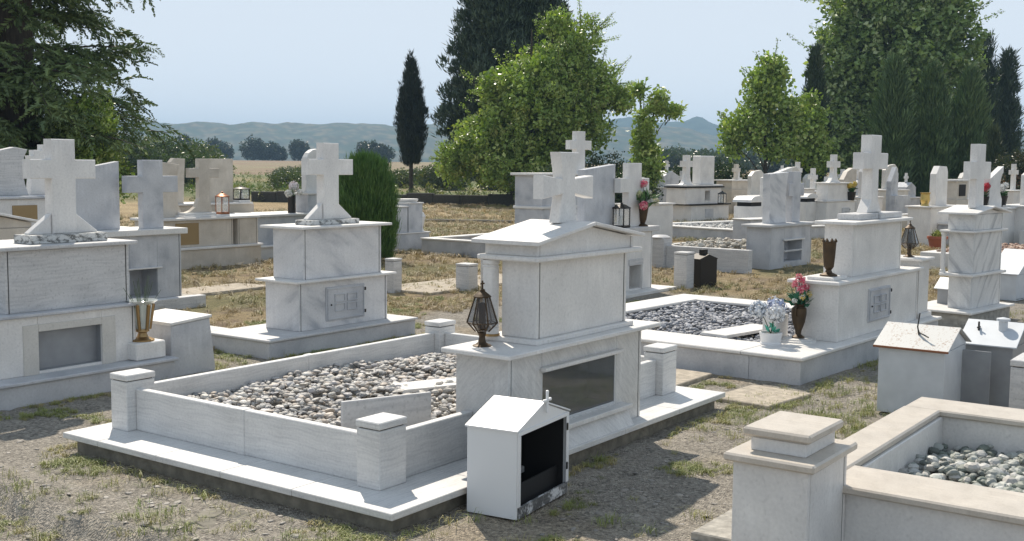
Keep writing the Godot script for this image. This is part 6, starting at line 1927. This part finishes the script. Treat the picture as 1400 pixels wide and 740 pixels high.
	for i in 6:
		var g := G.new()
		var pl := PackedVector2Array()
		var k := 6 + i % 3
		for j in k:
			var a := TAU * (j + r2.randf_range(-0.3, 0.3)) / k
			pl.append(Vector2(cos(a), sin(a)) * r2.randf_range(0.6, 1.1))
		g.prism(pl, -0.1, 0.12, 0.05)
		plates.append(g.mesh())
	var pm: StandardMaterial3D = M.concrete_dark.duplicate()
	for i in 12:
		var x := 3.0 + absf(r2.randfn()) * 0.22
		var z := r2.randf_range(-4.7, -3.6)
		if on_grave(x, z):
			continue
		var s := r2.randf_range(0.03, 0.085)
		var o := MeshInstance3D.new()
		o.name = "crust_plate"
		o.mesh = plates[i % 6]
		o.material_override = pm
		o.transform = Transform3D((Basis(Vector3.UP, r2.randf() * TAU) * Basis(Vector3(1, 0, 0), -PI / 2 + r2.randfn() * 0.08) * Basis(Vector3(0, 1, 0), r2.randfn() * 0.08)).scaled(Vector3(s, s, s)), Vector3(x, ground_h(x, z) - s * 0.06, z))
		gv.add_child(o, true)
	# grass: green tufts in cracks, dry straw between the rows
	var gt := thing("grass", "short green and yellow grass tufts along cracks and kerbs", "grass")
	gt.set_meta("kind", "stuff")
	var m1 := tuft_mesh(r2, 26, 0.034, 0.0026, 1.3)
	var m2 := tuft_mesh(r2, 22, 0.075, 0.003, 1.1)
	var xf := []
	var cl := []
	var gz := noise(931, 0.9, 3)
	for i in 60000:
		var x := r2.randf_range(2.4, 12.5)
		var z := r2.randf_range(-9.0, -1.2)
		if on_grave(x, z):
			continue
		var n := gz.get_noise_2d(x * 1.2, z * 1.2)
		var crk := absf(gn3.get_noise_2d(x * 2.6, z * 2.6))
		var want := smoothstep(0.2, 0.36, n) * 0.75 + smoothstep(0.04, 0.01, crk) * 0.3 * smoothstep(0.0, 0.2, n)
		want += near_kerb(x, z) * 0.6 * smoothstep(-0.2, 0.1, n)
		if r2.randf() > want:
			continue
		xf.append(Transform3D(Basis(Vector3.UP, r2.randf() * TAU).scaled(Vector3.ONE * r2.randf_range(0.6, 1.3)), Vector3(x, ground_h(x, z) - 0.002, z)))
		var c := Color(0.21, 0.26, 0.07).lerp(Color(0.42, 0.36, 0.16), r2.randf() * smoothstep(0.45, 0.2, n) + r2.randf() * 0.3)
		cl.append(c * r2.randf_range(0.8, 1.2))
	mmi(gt, "tufts", m1, xf, cl, M.blade)
	# longer weeds
	xf = []
	cl = []
	for a in [[3.35, -3.05, 0.35, 60], [3.35, -4.0, 0.3, 30], [3.2, -5.2, 0.3, 30], [2.95, -4.6, 0.3, 40], [6.95, -2.95, 0.35, 70], [6.6, -2.5, 0.35, 60], [7.2, -2.4, 0.4, 60], [5.9, -2.45, 0.35, 50], [7.9, -2.5, 0.35, 70], [8.9, -2.75, 0.5, 70], [10.2, -2.7, 0.5, 50], [5.75, -6.7, 0.3, 120], [13.2, -2.6, 0.4, 40], [9.0, -5.75, 0.12, 14], [8.2, -2.95, 0.12, 16], [4.4, -2.75, 0.5, 24], [7.6, -1.9, 0.3, 30], [8.4, -2.2, 0.4, 50], [11.3, -2.3, 0.6, 80], [2.75, -3.6, 0.3, 40]]:
		for i in a[3]:
			var x: float = a[0] + r2.randfn() * a[2]
			var z: float = a[1] + r2.randfn() * a[2]
			if on_grave(x, z):
				continue
			xf.append(Transform3D(Basis(Vector3.UP, r2.randf() * TAU).scaled(Vector3.ONE * r2.randf_range(0.4, 1.15)), Vector3(x, ground_h(x, z) - 0.003, z)))
			cl.append(Color(0.2, 0.26, 0.07).lerp(Color(0.4, 0.35, 0.15), r2.randf() * 0.8) * r2.randf_range(0.8, 1.2))
	mmi(gt, "weeds", m2, xf, cl, M.blade)
	# dry straw and grass of the back plots
	var st := thing("dry_grass", "dry yellow straw and grass covering the plots between the back rows", "grass")
	st.set_meta("kind", "stuff")
	var m3 := tuft_mesh(r2, 16, 0.075, 0.006, 1.7)
	xf = []
	cl = []
	for i in 26000:
		var x := 5.8 + 32.0 * pow(r2.randf(), 1.5)
		var z := -7.6 - 26.0 * pow(r2.randf(), 1.4) + (4.4 if x > 12.8 else 0.0)
		if on_grave(x, z):
			continue
		var n := gz.get_noise_2d(x * 0.7 + 30.0, z * 0.7)
		if n < -0.12 and r2.randf() < 0.8:
			continue
		var far := smoothstep(12.0, 28.0, Vector2(x, z).length())
		xf.append(Transform3D((Basis(Vector3.UP, r2.randf() * TAU) * Basis(Vector3(1, 0, 0), r2.randfn() * 0.3)).scaled(Vector3.ONE * r2.randf_range(0.6, 1.2) * (1.0 + far)), Vector3(x, ground_h(x, z), z)))
		var c := Color(0.46, 0.37, 0.2).lerp(Color(0.28, 0.22, 0.14), r2.randf()).lerp(Color(0.2, 0.23, 0.08), smoothstep(-0.1, 0.3, gz.get_noise_2d(x * 0.4, z * 0.4 + 60.0)) * r2.randf())
		cl.append(c * r2.randf_range(0.85, 1.2))
	mmi(st, "straw", m3, xf, cl, M.blade)

# rectangles that carry graves: [x0, x1, z0, z1]
const PLOTS := [[3.53, 6.91, -5.63, -3.15], [4.3, 6.33, -1.76, 1.0], [3.9, 4.4, -1.8, -1.4], [3.4, 5.72, -7.9, -6.8], [6.26, 8.14, -7.74, -6.93], [6.26, 6.55, -9.1, -7.7], [7.92, 11.1, -5.9, -2.98], [11.9, 13.2, -3.6, -2.7], [6.8, 8.65, -11.9, -10.8], [10.1, 12.5, -14.8, -13.9], [10.8, 13.3, -7.8, -6.85], [15.9, 18.5, -8.9, -6.9], [4.0, 4.62, -3.25, -2.85], [7.38, 7.95, -2.34, -1.88], [7.98, 8.55, -1.96, -1.6], [6.9, 7.95, -5.3, -3.7]]

func on_grave(x: float, z: float) -> bool:
	for p in PLOTS:
		if x > p[0] and x < p[1] and z > p[2] and z < p[3]:
			return true
	return false

# 1 close to the foot of a border, 0 away from it
func near_kerb(x: float, z: float) -> float:
	var best := 9.0
	for i in 8:
		var p: Array = PLOTS[i]
		var dx := maxf(maxf(p[0] - x, x - p[1]), 0.0)
		var dz := maxf(maxf(p[2] - z, z - p[3]), 0.0)
		best = minf(best, Vector2(dx, dz).length())
	return smoothstep(0.12, 0.02, best)
